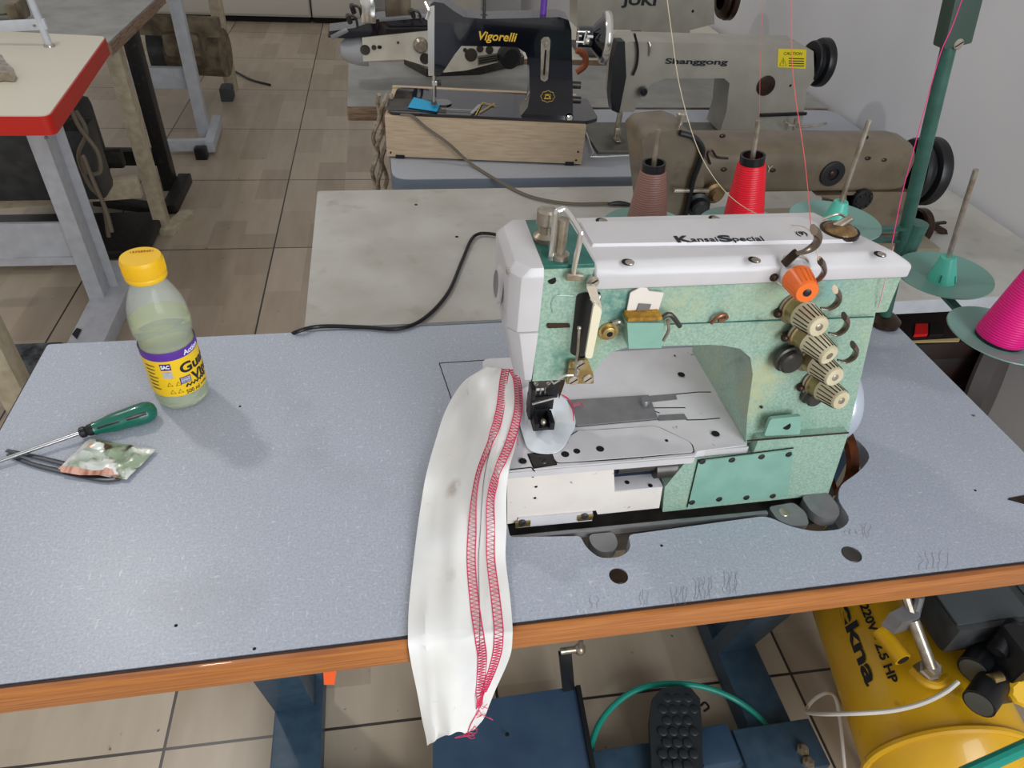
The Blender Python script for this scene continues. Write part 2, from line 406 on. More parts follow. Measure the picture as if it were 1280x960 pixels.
# pencil scribbles near the front edge
random.seed(9)
for (x0, y0, x1, y1, n) in ((738, 745, 755, 760, 2), (800, 738, 812, 758, 3), (840, 735, 862, 755, 5), (868, 722, 892, 748, 6), (905, 715, 925, 742, 5), (1150, 690, 1190, 712, 5), (1056, 662, 1075, 668, 3), (1078, 655, 1090, 672, 3)):
    for k in range(n):
        px = x0+(x1-x0)*k/n; pts = []
        for j in range(5): 
            P = Z(px+random.uniform(-2, 3), y0+(y1-y0)*j/4+random.uniform(-2, 2)); pts.append((P.x, P.y, .7503))
        b = MB(); b.tube(pts, .00016, 4, smooth=3, flat=.4); b.build('pencil_mark', mat('pencil', (128,130,146), .6), T)
def table_legs(T, xs, m, y0, y1, yp, z=.72, w=.075):
    for x in xs:
        b = MB(); b.bx(x-w/2, x+w/2, y0, y1, .0, .045, .003); b.build('foot', m, T)
        b = MB(); b.bx(x-w*.34, x+w*.34, yp-.03, yp+.03, .045, z-.005, .003); b.build('post', m, T)
        b = MB(); b.bar((x, yp-.02, .05), (x, yp-.16, z-.01), w*.75, .03, .002, up=(0, 1, 0)); b.build('brace', m, T)
        b = MB(); b.bx(x-w*.5, x+w*.5, yp-.2, yp+.16, z-.012, z+.004, .002); b.build('top_flange', m, T)
# feet, posts and braces of the blue stand
for x in (.235, 1.085):
    sg = 1
    b = MB(); b.bx(x-.042, x+.042, -.10, .50, 0, .05, .004); b.build('foot', steel_blue, T)
    b = MB(); b.bx(x-.028, x+.028, .30, .36, .05, .70, .003); b.build('post', treadle_blue, T)
    b = MB(); b.bar((x-.006, .315, .04), (x-.006, .16, .72), .07, .03, .002, up=(0, 1, 0)); b.build('brace', steel_blue, T)
    b = MB(); b.bx(x-.04, x+.04, .06, .44, .708, .7245, .002); b.build('top_flange', steel_blue, T)
b = MB(); b.bx(.277, 1.10, .085, .145, .03, .065, .003); b.build('cross_bar', steel_blue, T)
b = MB(); b.bx(1.0, 1.15, .06, .142, .05, .072, .003); cb = b.build('bolt_plate', steel_blue, T)
for q in ((1003, 938), (1010, 954)):
    P = Z(*q, .074); b = MB(); b.lathe([(.011, -.004), (.011, .004), (.006, .005), (.006, .012)], P, (0, 0, 1), 6); b.build('bolt', nickel, cb)
b = MB(); b.bx(.075, .10, .03, .05, .69, .72)
tg = tag(MB().prism([Y(404, 838, .03), Y(421, 836, .03), Y(418, 856, .03), Y(405, 856, .03)], (0, .002, 0)).build('paper_tag', mat('orange_paper', (240,96,40), .6)), 'small orange tag hanging under the grey table beside the left blue leg', 'tag')

# treadle: dark blue sheet pedal, black rod, black studded foot switch
tr = thing('treadle', (.62, .2, 0), 'dark blue sheet metal treadle below the hanging cloth with a black rod', 'treadle')
q = [Z(541, 884, .10), Z(719, 858, .10), Z(742, 985, .07), Z(541, 1010, .07)]
b = MB(); b.prism(q, (0, 0, -.012), .002); b.build('tread_plate', treadle_blue, tr)
b = MB(); b.bar(q[1]+V(.004, 0, -.004), q[2]+V(.004, 0, -.004), .008, .026); b.build('tread_rim', blackm, tr)
A = q[1]+V(-.014, -.004, .004); Bt = Y(706, 815, A.y+.01)
b = MB(); b.bar(A, Bt, .022, .01, .001, up=(0, 1, 0)); b.build('rod', blackm, tr)
b = MB(); b.ball(Bt+V(.026, .0, .003), .0105); b.cyl(Bt+V(-.008, 0, .004), Bt+V(.03, 0, .004), .006); b.cyl(Bt+V(.026, 0, .004), Bt+V(.024, 0, .035), .0045); b.build('ball_joint', nickel, tr)
b = MB(); b.bx(.55, .70, .085, .145, .02, .055); b.build('hinge_bracket', treadle_blue, tr)
b = MB(); b.lathe([(.004, 0), (.003, .001)], Z(634, 918, .1005), (0, 0, 1), 8); b.build('rivet', hole_dark, tr)

fp = thing('foot_pedal', (.93, .18, 0), 'black studded rubber foot pedal on the blue cross bar under the machine', 'pedal')
P0, P1 = Z(845, 868, .10), Z(847, 1010, .085)
ax = (P1-P0); ctr = [Z(814, 960, .09), Z(880, 960, .09)]
out = [Z(816, 1000, .09), Z(812, 900, .095), Z(816, 872, .098), Z(828, 860, .10), Z(846, 857, .10), Z(864, 860, .10), Z(875, 873, .098), Z(877, 900, .095), Z(880, 1000, .09)]
b = MB(); b.prism(out, (0, 0, -.016), .004); b.build('pedal_pad', black_rub, fp)
k = 0
for r in range(8):
    for c in range(4 if r % 2 else 3):
        px = 828+c*13+(0 if r % 2 == 0 else -5.5)+6; py = 872+r*14
        P = Z(px, py, .0955+.003*(1-r/8)); b = MB(); b.ball(P, .0085, (1, 1, .22), 12); b.build('stud', black_rub, fp)
b = MB(); b.tube([Z(876, 882, .08), Z(881, 878, .08), Z(886, 884, .08), Z(880, 889, .08)], .0022, 6, 4); b.build('hook', blackm, fp)
b = MB(); b.bx(.92, .99, .085, .15, .0, .085, .004); b.build('pedal_bracket', treadle_blue, fp)

# teal air hose on the floor round the pedal, and another at right
b = MB(); b.tube([Z(737, 990, .04), Z(740, 930, .05), Z(757, 893, .06), Z(790, 865, .07), Z(830, 855, .08), Z(880, 859, .08), Z(925, 878, .06), Z(960, 910, .05), Z(990, 965, .04), Z(1005, 1010, .04)], .0055, 10, 8)
tag(b.build('air_hose', teal_hose), 'teal hose arching over the black foot pedal', 'hose')

# =================================================================== GREEN COVERSTITCH MACHINE
K = thing('coverstitch_machine', (.72, .2, .735), 'green and white industrial coverstitch machine with a row of dial tensioners', 'sewing machine')
YA, YB = .130, .115
def fr(pts, y): return [Y(px, py, y) for px, py in pts]
# column + arm + head casting
b = MB()
arm = [V(.562, YA, 1.045), V(.602, YA, 1.045), V(.602, YA, 1.026), V(.887, YA, 1.026), V(.884, YA, .988), V(.775, YA, .985), V(.60, YA, .985), V(.563, YA, .935)]
b.prism(roundpoly([V(.562, YA, 1.046), V(.604, YA, 1.046), V(.604, YA, 1.0265), V(.889, YA, 1.0265), V(.892, YA, .988), V(.62, YA, .985), V(.616, YA, .955), V(.612, YA, .93), V(.558, YA, .931)], [.001, 0, 0, .001, .003, .001, .01, .002, .001], 3), (0, .078, 0), .0015)
colp = [V(.600, YA+.004, 1.0), V(.88, YA+.004, 1.0)]+[Y(1093, 398, YA+.004), Y(1060, 543, YA-.006)]+[Y(932, 553, YA-.006), Y(934, 520, YA-.004)]
arch = [Y(941, 468, YA+.004), Y(938, 447, YA+.004), Y(925, 436, YA+.004), Y(905, 432, YA+.004), Y(885, 431, YA+.004), Y(820, 433, YA+.004), Y(785, 434, YA+.004), Y(765, 440, YA+.004), Y(752, 452, YA+.004), Y(742, 466, YA+.004), Y(736, 474, YA+.004)]
poly = colp+arch
b.prism(poly, (0, .074, 0), .0015)
# deep column behind the arch
cp = [Y(941, 468, YA+.008)+V(.0, 0, .03), Y(1093, 398, YA+.008), Y(1060, 543, YA+.008), Y(932, 553, YA+.008)]
b.prism([V(.782, .14, .97), V(.868, .14, .97), V(.893, .14, .83), V(.795, .14, .83)], (0, .14, 0), .003)
b.build('casting', green, K)
b = MB(); b.prism(roundpoly([Y(828, 640, YB), Y(831, 609, YB), Y(860, 574, YB), V(.742, YB, .8255), V(.800, YB, .8255), V(.800, YB, Y(940,550,YB).z), Y(1061, 541, YB), Y(1035, 618, YB)], .0008, 2), (0, .165, 0), .0012)
b.build('base_casting', green, K)
# seam between column and base, fine groove lines
b = MB(); b.bar(Y(934, 551, YB-.0003), Y(1061, 541, YB-.0003), .0008, .0016); b.build('casting_seam', dark_edge, K)
b = MB(); b.bar(V(.605, YA-.0002, 1.0262), V(.889, YA-.0002, 1.0262), .0012, .0014); b.bar(V(.5615, YA-.0006, .931), V(.5615, YA-.0006, 1.044), .0008, .0008); b.build('cover_seam_shade', hole_dark, K)  # dark bars: cover seams, with the shading under the cover put into the colour
# side cover plate with screws
pp_ = roundpoly([Y(872, 577, YB-.0008), Y(992, 562, YB-.0008), Y(985, 620, YB-.0008), Y(859, 634, YB-.0008)], [.006, .006, .002, .002], 3)
b = MB(); b.prism(pp_, (0, .002, 0), .0004); cpn = b.build('side_cover', green_flat, K)
b = MB()
for a, c in (((873, 575), (992, 560)), ((873, 575), (859, 634))): b.bar(Y(*a, YB-.0012), Y(*c, YB-.0012), .0006, .0012)
b.build('gasket_line', hole_dark, cpn)
for q in ((878, 577), (915, 575), (952, 571), (986, 568), (899, 624), (933, 622), (966, 620), (865, 628)):
    screw(Y(*q, YB-.001), (0, -1, 0), .0036, cpn, steel_dark)
# tab with hole on the seam
b = MB(); b.prism(roundpoly([Y(955, 545, YB-.002), Y(963, 524, YB-.001), Y(1002, 520, YB-.001), Y(1000, 543, YB-.002)], .003, 3), (0, .004, 0), .0006); tb = b.build('mounting_lug', green_flat, K)
b = MB(); b.cyl(Y(983, 532, YB-.0015), Y(983, 532, YB+.002), .0042, n=14); b.build('hole', hole_dark, tb)
# bracket cap screws low right of the column: corner block, slotted lug, oil pan rim
b = MB(); b.prism([(*p[:2], .7385) for p in roundpoly([(.549, .285), (.549, .1), (.84, .0955), (.875, .084), (.905, .087), (.935, .13), (.94, .285)], .006, 3)], (0, 0, -.03), .002); b.build('oil_pan', steel_dark, K)
b = MB(); b.bx(.549, .835, .098, .103, .738, .7475, .001); b.build('bed_rim', steel, K)
b = MB(); b.prism([(*p[:2], .7485) for p in roundpoly([(.838, .1065), (.84, .088), (.852, .078), (.872, .077), (.877, .094), (.87, .109)], .005, 3)], (0, 0, -.014), .0015); lg = b.build('fixing_lug', steel, K)
b = MB(); b.lathe([(.0062, 0), (.0055, .0008)], Z(980, 640, .7487), (0, 0, 1), 18); b.build('recessed_screw', nickel, lg)
b = MB(); b.prism([(*p[:2], .7525) for p in roundpoly([(.880, .114), (.880, .092), (.889, .079), (.908, .080), (.916, .094), (.914, .116)], .007, 4)], (0, 0, -.012), .002); b.build('corner_block', steel, K)
b = MB(); b.prism([(*p[:2], .7455) for p in roundpoly([(.630, .096), (.630, .082), (.637, .0725), (.650, .0715), (.658, .079), (.659, .096)], .008, 4)], (0, 0, -.012), .001); b.build('pan_lip', steel, K)
# dark blue block painted in for the shade inside the cavity; front cream cover
b = MB(); b.bx(.56, .75, .135, .27, .74, .822); b.build('cavity_shade_block', mat('dark_cavity_blue', (36,46,62), .4, .5), K)
b = MB(); b.cyl(V(.66, .128, .812), V(.74, .128, .812), .008); b.cyl(V(.70, .126, .806), V(.735, .126, .806), .011); b.build('looper_shaft', steel_dark, K)
fp_ = [Y(634, 588, YB), Y(767, 581, YB), Y(768.5, 615, YB), Y(828, 611, YB), Y(824, 635, YB), Y(747, 643, YB), Y(745, 638, YB), Y(634, 655, YB)]
b = MB(); b.prism(fp_, (0, .012, 0), .0008); fc = b.build('front_cover', cream_worn, K)
tt = Y(768, 615, YB).z
b = MB(); b.bx(Y(768, 615, YB).x, Y(828, 611, YB).x+.0005, YB+.0005, YB+.022, tt-.012, tt+.0005, .0008); gb = b.build('block', bedm, fc)
for q in ((784, 603), (813, 607)):
    P = Z(*q, tt+.0008); b = MB(); b.lathe([(.0026, 0), (.0024, .0004)], P, (0, 0, 1), 12); b.build('hole', hole_dark, gb)
for q in ((666, 595), (670, 608), (668.5, 622)):
    b = MB(); b.cyl(Y(*q, YB-.0004), Y(*q, YB+.002), .0016, n=10); b.build('hole', hole_dark, fc)
b = MB(); b.prism([Y(645, 660, YB-.002), Y(648, 648, YB-.002), Y(741, 640, YB-.002), Y(740, 651, YB-.002)], (0, .003, 0), .0004); bs = b.build('strip_plate', bedm, fc)
for q in ((653, 654), (731, 646)):
    b = MB(); b.bar(Y(q[0]-9, q[1]+2, YB-.003), Y(q[0]+10, q[1], YB-.003), .002, .008, .0004); t2 = b.build('brass_clip', brass, bs)
    screw(Y(*q, YB-.004), (0, -1, 0), .0042, bs, steel_dark)
# bed
ZB = .835
bed = plate(roundpoly([(.5425, .112), (.733, .112), (.738, .118), (.795, .121), (.798, .288), (.5405, .288)], [.002, .003, .003, .003, .002, .01], 3), [], ZB-.009, ZB)
bo = bed.build('bed', bedm, K)
b = MB(); b.bx(.5425, .733, .1105, .112, ZB-.009, ZB-.001); b.bx(.738, .795, .1185, .1205, ZB-.009, ZB-.001); b.build('bed_lip', cream, bo)
def onbed(pts, z=ZB): return [Z(px, py, z) for px, py in pts]
def c7(pts): return [(600+x/3.43, 440+y/3.43) for x, y in pts]
def c8(pts): return [(800+x/3.428, 440+y/3.428) for x, y in pts]
def bedplate(name, pts, m, z0=.0002, z1=.0012, r=.002, edge=True, grow=.0015):
    q = roundpoly(onbed(pts, ZB), r, 3)
    if edge:
        c = sum(q, V(0, 0, 0))/len(q)
        g = [p+(p-c).normalized()*grow for p in q]
        MB().prism([V(p.x, p.y, ZB) for p in g], (0, 0, z0+.0003)).build(name+'_gap', hole_dark, bo)
    return MB().prism([V(p.x, p.y, ZB) for p in q], (0, 0, z1), .0003).build(name, m, bo)
bedplate('front_slide_plate', c7([(305, 425), (325, 478), (600, 458), (915, 432), (905, 392), (770, 328), (745, 322), (540, 335), (420, 342), (330, 400)]), bedm, r=[.004, .006, 0, .003, .006, .006, .003, 0, 0, .004])
bedplate('throat_plate', c7([(372, 212), (722, 190), (762, 290), (412, 322)]), steel, z1=.0022, r=.0008, grow=.0005)
bedplate('needle_plate', c7([(208, 440), (300, 428), (325, 482), (232, 497)]), steel_dark, r=.0008)
bedplate('feed_slot', c7([(720, 190), (838, 180), (845, 204), (735, 216)]), steel, r=.0003, z1=.0006, edge=False)
bedplate('feed_slot', c7([(765, 272), (875, 266), (890, 290), (765, 296)]), steel, r=.0003, z1=.0006, edge=False)
for pts in ([(832, 182), (935, 172), (990, 172)], [(735, 240), (880, 239)], [(885, 292), (960, 290), (1028, 284)], [(735, 228), (738, 250), (770, 262)], [(128, 505), (220, 495), (235, 512)]):
    q = onbed(c7(pts)); b = MB()
    for a, c in zip(q, q[1:]): b.bar(a, c, .0011, .0006)
    b.build('plate_seam', hole_dark, bo)
for (x, y, r) in ((863, 96, .0042), (1010, 350, .0044), (365, 438, .0042), (415, 425, .0036), (515, 415, .0042), (800, 380, .0018), (183, 467, .004), (343, 410, .0026), (835, 15, .0012), (130, 425, .003)):
    P = onbed(c7([(x, y)]), ZB+.0012)[0]; b = MB(); b.lathe([(r, 0), (r*.9, .0004)], P, (0, 0, 1), 14); b.build('hole', hole_dark, bo)
P = onbed(c7([(705, 222)]), ZB+.002)[0]; b = MB(); b.lathe([(.0052, 0), (.0055, .003), (.004, .006)], P, (0, 0, 1), 16); b.build('thumb_stud', steel, bo)
P = onbed(c7([(272, 468)]), ZB+.001)[0]; screw(P, (0, 0, 1), .004, bo, steel_dark)
# white top cover
b = MB()
lo = [V(.604, .126, 1.0265), V(.893, .126, 1.0265), V(.850, .216, 1.0265), V(.598, .216, 1.0265)]
mid = [V(.604, .126, 1.042), V(.8925, .126, 1.040), V(.849, .216, 1.042), V(.598, .216, 1.042)]
hi = [V(.604, .132, 1.0505), V(.874, .134, 1.0495), V(.836, .209, 1.0505), V(.600, .209, 1.0505)]
t = bmesh.new(); A_ = [[t.verts.new(p) for p in ring] for ring in (lo, mid, hi)]
for r0, r1 in zip(A_, A_[1:]):
    for i in range(4): t.faces.new((r0[i], r0[(i+1) % 4], r1[(i+1) % 4], r1[i]))
t.faces.new(A_[0][::-1]); t.faces.new(A_[2]); b._merge(t, .003, 3)
tc_ = b.build('top_cover', cream, K, ang=28)
b = MB(); rp = roundpoly([V(.607, .155, 1.05), V(.846, .149, 1.05), V(.818, .196, 1.05), V(.606, .196, 1.05)], [.001, .006, .006, .001], 4)
c_ = sum(rp, V(0, 0, 0))/len(rp)
b.loft(rp, [V(p.x+(c_.x-p.x)*.012, p.y+(c_.y-p.y)*.06, 1.0532) for p in rp], .0006); b.build('raised_panel', cream, tc_)
ZC = 1.0507
for q in ((785, 328), (943, 325), (1100, 318), (752, 276), (893, 273)):
    P = Z(*q, ZC); b = MB(); b.lathe([(.0052, 0), (.0052, .0004)], P, (0, 0, 1), 18); o = b.build('screw_recess', hole_dark, tc_)
    b = MB(); b.lathe([(.004, 0), (.0036, .0009)], P+V(.001, -.0008, .0001), (0, 0, 1), 14); b.build('screw_head', nickel, o)
# oil sight window
P = Z(1050, 287, 1.054); b = MB(); b.lathe([(.0172, -.003), (.0172, .0003), (.0158, .0003)], P, (0, 0, 1), 30); ow = b.build('oil_window_rim', iron_brown, tc_)
b = MB(); b.ball(P+V(0, 0, -.001), .0155, (1, 1, .42), 20); b.build('oil_window_dome', mat('amber_glass', (176,140,84), .08, trans=.45, c2=(96,66,40), scale=70), ow)
b = MB(); b.cyl(P+V(-.006, .002, .0), P+V(.006, -.001, .012), .0045, .003); b.tube([P+V(-.012, .012, .004), P+V(0, .010, .010), P+V(.013, .012, .004)], .0012, 6, 4); b.build('oil_nozzle', nickel, ow)
# lettering
xd = Z(950, 298, 1.0533)-Z(848, 302, 1.0533); yd = V(0, 1, 0)
o0 = Z(846, 303, 1.0534)
text('K', .0150, o0, (1, 0, 0), yd, text_black, tc_, bold=.03, fit=.0130)
text('ansai', .0115, o0+V(.0135, 0, 0), (1, -.03, 0), yd, text_black, tc_, bold=.0, fit=.0235)
text('S', .0150, o0+V(.0385, -.001, 0), (1, -.03, 0), yd, text_black, tc_, bold=.03, fit=.0118)
text('pecial', .0115, o0+V(.0505, -.001, 0), (1, -.03, 0), yd, text_black, tc_, bold=.0, fit=.0275)
text('(9)', .009, Z(996, 294, 1.0534), (1, -.03, 0), yd, text_black, tc_, bold=.005, fit=.010)
# head end: deep green top and white face cover
b = MB(); b.bx(.561, .604, .131, .209, 1.044, 1.0492, .001); b.build('head_top_plate', green_dark, K)
def lid(z0, z1, x0t, x0b, name):
    b = MB()
    def ring(z, x0, y0, y1, c): return [V(.5612, y0, z), V(.5612, y1, z), V(x0+c, y1, z), V(x0, y1-c*1.2, z), V(x0, y0+c*1.2, z), V(x0+c, y0, z)]
    t_ = bmesh.new()
    rs = [ring(z0, x0b, .1225 if z0 > .98 else .128, .2045, .008), ring(z1, x0t, .1215, .208, .009)]
    if z1 > 1.04: rs.append(ring(z1+.007, x0t+.006, .1245, .2065, .010))
    vv = [[t_.verts.new(p) for p in r] for r in rs]
    for r0, r1 in zip(vv, vv[1:]):
        for i in range(6): t_.faces.new((r0[i], r0[(i+1) % 6], r1[(i+1) % 6], r1[i]))
    t_.faces.new(vv[0][::-1]); t_.faces.new(vv[-1]); b._merge(t_, .0014, 2)
    return b.build(name, cream, K, ang=25)
L1 = lid(.991, 1.044, .534, .535, 'face_cover'); L2 = lid(.934, .9902, .536, .547, 'face_cover')
P = V(.5335, .165, 1.012); b = MB(); b.lathe([(.017, 0), (.016, .003), (.012, .003), (.012, .001), (.0, .001)], P, (-1, 0, .08), 28, cap=False); b.build('round_inspection_cap', cream, L1)
b = MB(); b.lathe([(.0125, 0), (.0115, .0012)], P+V(-.001, 0, 0), (-1, 0, .08), 24); b.build('cap_ring', steel, L1)
b = MB(); b.ball(Y(637, 342, .128)+V(-.001, .004, 0), .003, (.4, 1, 1)); b.build('screw', nickel, L1)
# chrome take-up guard
def c5(pts): return [(600+x/4, 240+y/4) for x, y in pts]
g = [Y(*q, yy) for q, yy in zip(c5([(352, 345), (368, 230), (378, 110), (400, 92), (432, 92), (498, 190), (502, 225), (480, 330), (468, 410)]), (.140, .140, .140, .140, .140, .128, .126, .125, .125))]
b = MB(); b.tube(g, .0023, 10, 5); gd = b.build('take_up_guard', chrome, K)
b = MB(); b.bar(g[-1]+V(-.006, 0, -.002), g[-1]+V(.008, 0, -.003), .004, .006, .001); b.build('guard_foot', nickel, gd)
P = Z(699, 322, 1.049); b = MB(); b.cyl(P, P+V(0, 0, .034), .0045); b.lathe([(.008, 0), (.008, .004), (.0062, .005)], P, (0, 0, 1), 18); b.build('needle_bar_bush', nickel, K)
P = Z(684, 305, 1.049); b = MB(); P = P+V(-.001, .006, 0); b.lathe([(.0095, 0), (.010, .005), (.0065, .008), (.006, .014), (.0085, .016), (.0085, .027), (.007, .029)], P, (0, 0, 1), 22); b.build('regulator_knob', nickel, K)
# head front fittings
b = MB(); b.prism(roundpoly(fr(c5([(485, 515), (520, 505), (600, 500), (606, 520), (585, 640), (520, 840), (452, 808)]), YA-.0012), .003, 3), (0, .004, 0), .0005); sp_ = b.build('take_up_slot_plate', blackm, K)
b = MB(); b.prism(roundpoly(fr(c5([(570, 560), (612, 585), (560, 835), (525, 830), (530, 800)]), YA-.02), .0035, 3), (0, .003, 0), .0006); b.build('take_up_cover', mat('ivory_metal', (226,218,190), .3), K)
b = MB(); b.prism(roundpoly(fr(c5([(530, 470), (580, 470), (612, 585), (570, 580)]), YA-.0165), .002, 3), (0, .003, 0), .0005); b.bar(Y(744, 372, YA-.014), Y(746, 372, YA+.001), .008, .006, .001); bk = b.build('bracket_arm', chrome, K)
screw(Y(741, 353, YA-.006), (0, -1, 0), .0054, K, nickel)
b = MB(); b.prism(roundpoly(fr(c5([(540, 430), (580, 425), (582, 490), (535, 490)]), YA-.004), .004, 3), (0, .003, 0), .0005); b.build('bracket_tab', chrome, K)
b = MB(); b.cyl(Y(690, 350, YA-.0006), Y(690, 350, YA+.002), .0034, n=14); b.build('hole', hole_dark, K)
b = MB(); b.prism(roundpoly(fr(c5([(335, 660), (450, 660), (452, 678), (335, 682)]), YA-.0016), .0018, 3), (0, .003, 0), .0005); b.build('slot_guide', iron_brown, K)
b = MB(); b.tube(fr(c5([(365, 600), (358, 560), (372, 525), (400, 517), (470, 520)]), YA-.0001), .0009, 6, 4); b.build('cast_ridge', green, K)
b = MB(); b.tube([Y(724, 412, YA-.018), Y(722, 440, YA-.018), Y(720, 452, YA-.016), Y(719, 470, YA-.012)], .0012, 8, 3); b.build('thread_lever', nickel, K)
b = MB(); b.ball(Y(724, 410, YA-.018), .0018); b.build('lever_tip', nickel, K)
bp1 = MB().prism(roundpoly(fr(c5([(448, 850), (540, 840), (568, 915), (568, 958), (430, 960)]), YA-.006), .001, 2), (0, .003, 0), .0004).build('brass_guide_plate', brass, K)
for q in ((725, 456), (717, 476), (735, 474)): screw(Y(*q, YA-.0065), (0, -1, 0), .005, bp1, nickel)
b = MB(); b.tube([Y(697, 474, YA-.010), Y(708, 469, YA-.010), Y(721, 468, YA-.010), Y(723, 462, YA-.010)], .0013, 8, 3); b.build('bent_wire_guide', chrome, bp1)
# thread guide discs beside the take-up
P = Y(760, 413, YA); b = MB(); b.lathe([(.0088, 0), (.0088, .002), (.006, .002), (.006, .005), (.003, .006)], P, (0, -1, 0), 22); e_ = b.build('thread_eyelet', brass, K)
b = MB(); b.lathe([(.0028, 0), (.0024, .0005)], P+V(0, -.006, 0), (0, -1, 0), 10); b.build('hole', hole_dark, e_)
b = MB(); b.tube([Y(766, 404, YA-.004), Y(775, 402, YA-.005), Y(785, 408, YA-.004)], .0022, 8, 3); b.build('guide_spring', nickel, K)
# lubricator box with open lid
q0 = [Y(784, 404, YA-.016), Y(830, 404, YA-.016), Y(827, 435, YA-.016), Y(786, 436, YA-.016)]
b = MB(); b.prism(q0, (0, .016, 0), .0012); lb = b.build('lubricator_box', green_flat, K)
b = MB(); q1 = [Y(784, 403, YA-.0165), Y(829, 402, YA-.0165)]; b.box(((q1[0]+q1[1])/2+V(0, .008, .0015)), ((q1[1]-q1[0]).x*.96, .0135, .004), .0015); b.build('felt_pad', mat('amber_felt', (186,140,38), .8, c2=(140,100,30), scale=160, bump=.4), lb)
b = MB(); b.prism(roundpoly([Y(783, 392, YA-.0035), Y(788, 366, YA-.0035), Y(796, 362, YA-.0035), Y(800, 359, YA-.0035), Y(809, 360, YA-.0035), Y(811, 364, YA-.0035), Y(830, 366, YA-.0035), Y(822, 391, YA-.0035)], .001, 2), (0, .0016, 0), .0003); b.build('open_lid', cream_worn, lb)
b = MB(); b.bar(Y(797, 385, YA-.0045), Y(812, 386, YA-.0045), .0004, .009); b.build('lid_hinge', steel, lb)
b = MB(); b.tube([Y(828, 397, YA-.009), Y(838, 393, YA-.009), Y(850, 408, YA-.009)], .0022, 8, 3); b.build('lid_lever', steel_dark, lb)
b = MB(); b.tube([Y(834, 400, YA-.006), Y(836, 412, YA-.006), Y(829, 426, YA-.006)], .0014, 8, 3); b.build('hinge_spring', nickel, lb)
# small bronze hook on arm
b = MB(); b.tube([Y(889, 404, YA-.003), Y(897, 396, YA-.005), Y(906, 393, YA-.004), Y(908, 398, YA-.003), Y(898, 401, YA-.004)], .0017, 8, 4); b.build('thread_hook', mat('copper', (160,110,84), .3, .8), K)
# dial tensioners
dials = [((990, 339), (1009, 366), True), ((994, 385), (1024, 409), False), ((1002, 415), (1037, 445), False), ((1013, 447), (1044, 472), False), ((1020, 478), (1052, 501), False)]
for k, (p0, p1, org) in enumerate(dials):
    A = Y(*p0, YA-.002); Bq = Y(*p1, YA-.037); d = (Bq-A); Ln = d.length; d.normalize()
    b = MB(); b.lathe([(.0128, 0), (.0138, .0015), (.0125, .003), (.0125, Ln*.36), (.0120, Ln*.37)], A, d, 28)
    td = b.build('tension_dial', dial_gold if not org else bedm, K); 
    if org: td['label'] = 'orange topped dial tensioner'
    b = MB(); r0, r1 = .0124, .0096
    b.lathe([(r0+.0004, Ln*.36), (r0, Ln*.40), (r1, Ln*.96), (r1-.0008, Ln)], A, d, 28, cap=True); kb = b.build('dial_knob', orange_pl if org else dial_cream, td)
    qt = d.to_track_quat('Z', 'Y'); b = MB()
    for i in range(18):
        a = 2*PI*i/18; u = qt @ V(math.cos(a), math.sin(a), 0)
        b.bar(A+d*Ln*.45+u*(r0*.965), A+d*Ln*.93+u*(r1*1.03), .0009, .0009, up=u)
    b.build('knurling', orange_pl if org else dial_dark, kb)
    b = MB(); b.lathe([(.0034, 0), (.0034, .0005), (.002, .001)], A+d*Ln, d, 14); b.build('dial_centre', nickel if not org else blackm, kb)
    b = MB(); b.lathe([(.0152, -.002), (.0158, -.0008), (.0148, .0004)], A, d, 26); b.build('tension_disc', chrome if k == 0 else nickel, td)
    b = MB(); b.bar(A+V(-.017, .001, -.004), A+V(-.008, .0, 0), .004, .006, .001); b.ball(A+V(-.0165, -.002, -.004), .0038); b.build('disc_bracket', iron_brown, td)
hooks = [[(995, 317), (1007, 314), (1019, 306), (1023, 294), (1017, 287)], [(1013, 351), (1022, 350), (1030, 340), (1029, 331), (1025, 326)], [(1026, 385), (1036, 386), (1046, 379), (1049, 369), (1044, 362)], [(1036, 416), (1046, 418), (1056, 411), (1059, 401), (1055, 395)], [(1047, 450), (1057, 452), (1067, 446), (1070, 437), (1066, 431)]]
for i, h in enumerate(hooks):
    yy = YA-.018 if i else YA-.016
    b = MB(); b.tube([Y(*q, yy-.001*j) for j, q in enumerate(h)], .0052 if i == 0 else .0042, 10, 5, flat=.5, rads=lambda t: .4+.75*min(t*1.5, 1)); b.build('thread_guide_leaf', mat('tarnished_leaf', (112,100,88), .25, .6), K)
b = MB(); b.bar(Y(980, 330, YA-.006), Y(996, 315, YA-.012), .004, .007, .001); b.build('guide_arm', iron_brown, K)
for q, r in (((983, 447), .0125), ((1012, 492), .0095)):
    P = Y(*q, YA-.002); b = MB(); b.lathe([(r*1.1, -.001), (r*1.12, .003), (r*.95, .004), (r*.95, .009), (r*.8, .011), (r*.4, .011)], P, (0.15, -1, 0), 24); b.build('lock_knob', steel_dark, K)
b = MB(); b.ball(Y(952, 509, YA-.003), .0015); b.build('paint_chip', iron_brown, K)
# lever under cover left end of guide + arm seam ridge
b = MB(); b.bar(Y(760, 407, YA-.0002), Y(785, 404, YA-.0002), .0008, .0012)
b.bar(Y(838, 405, YA-.0002), Y(1092, 396, YA-.0002), .0008, .0012); b.build('arm_seam', green_dark, K)
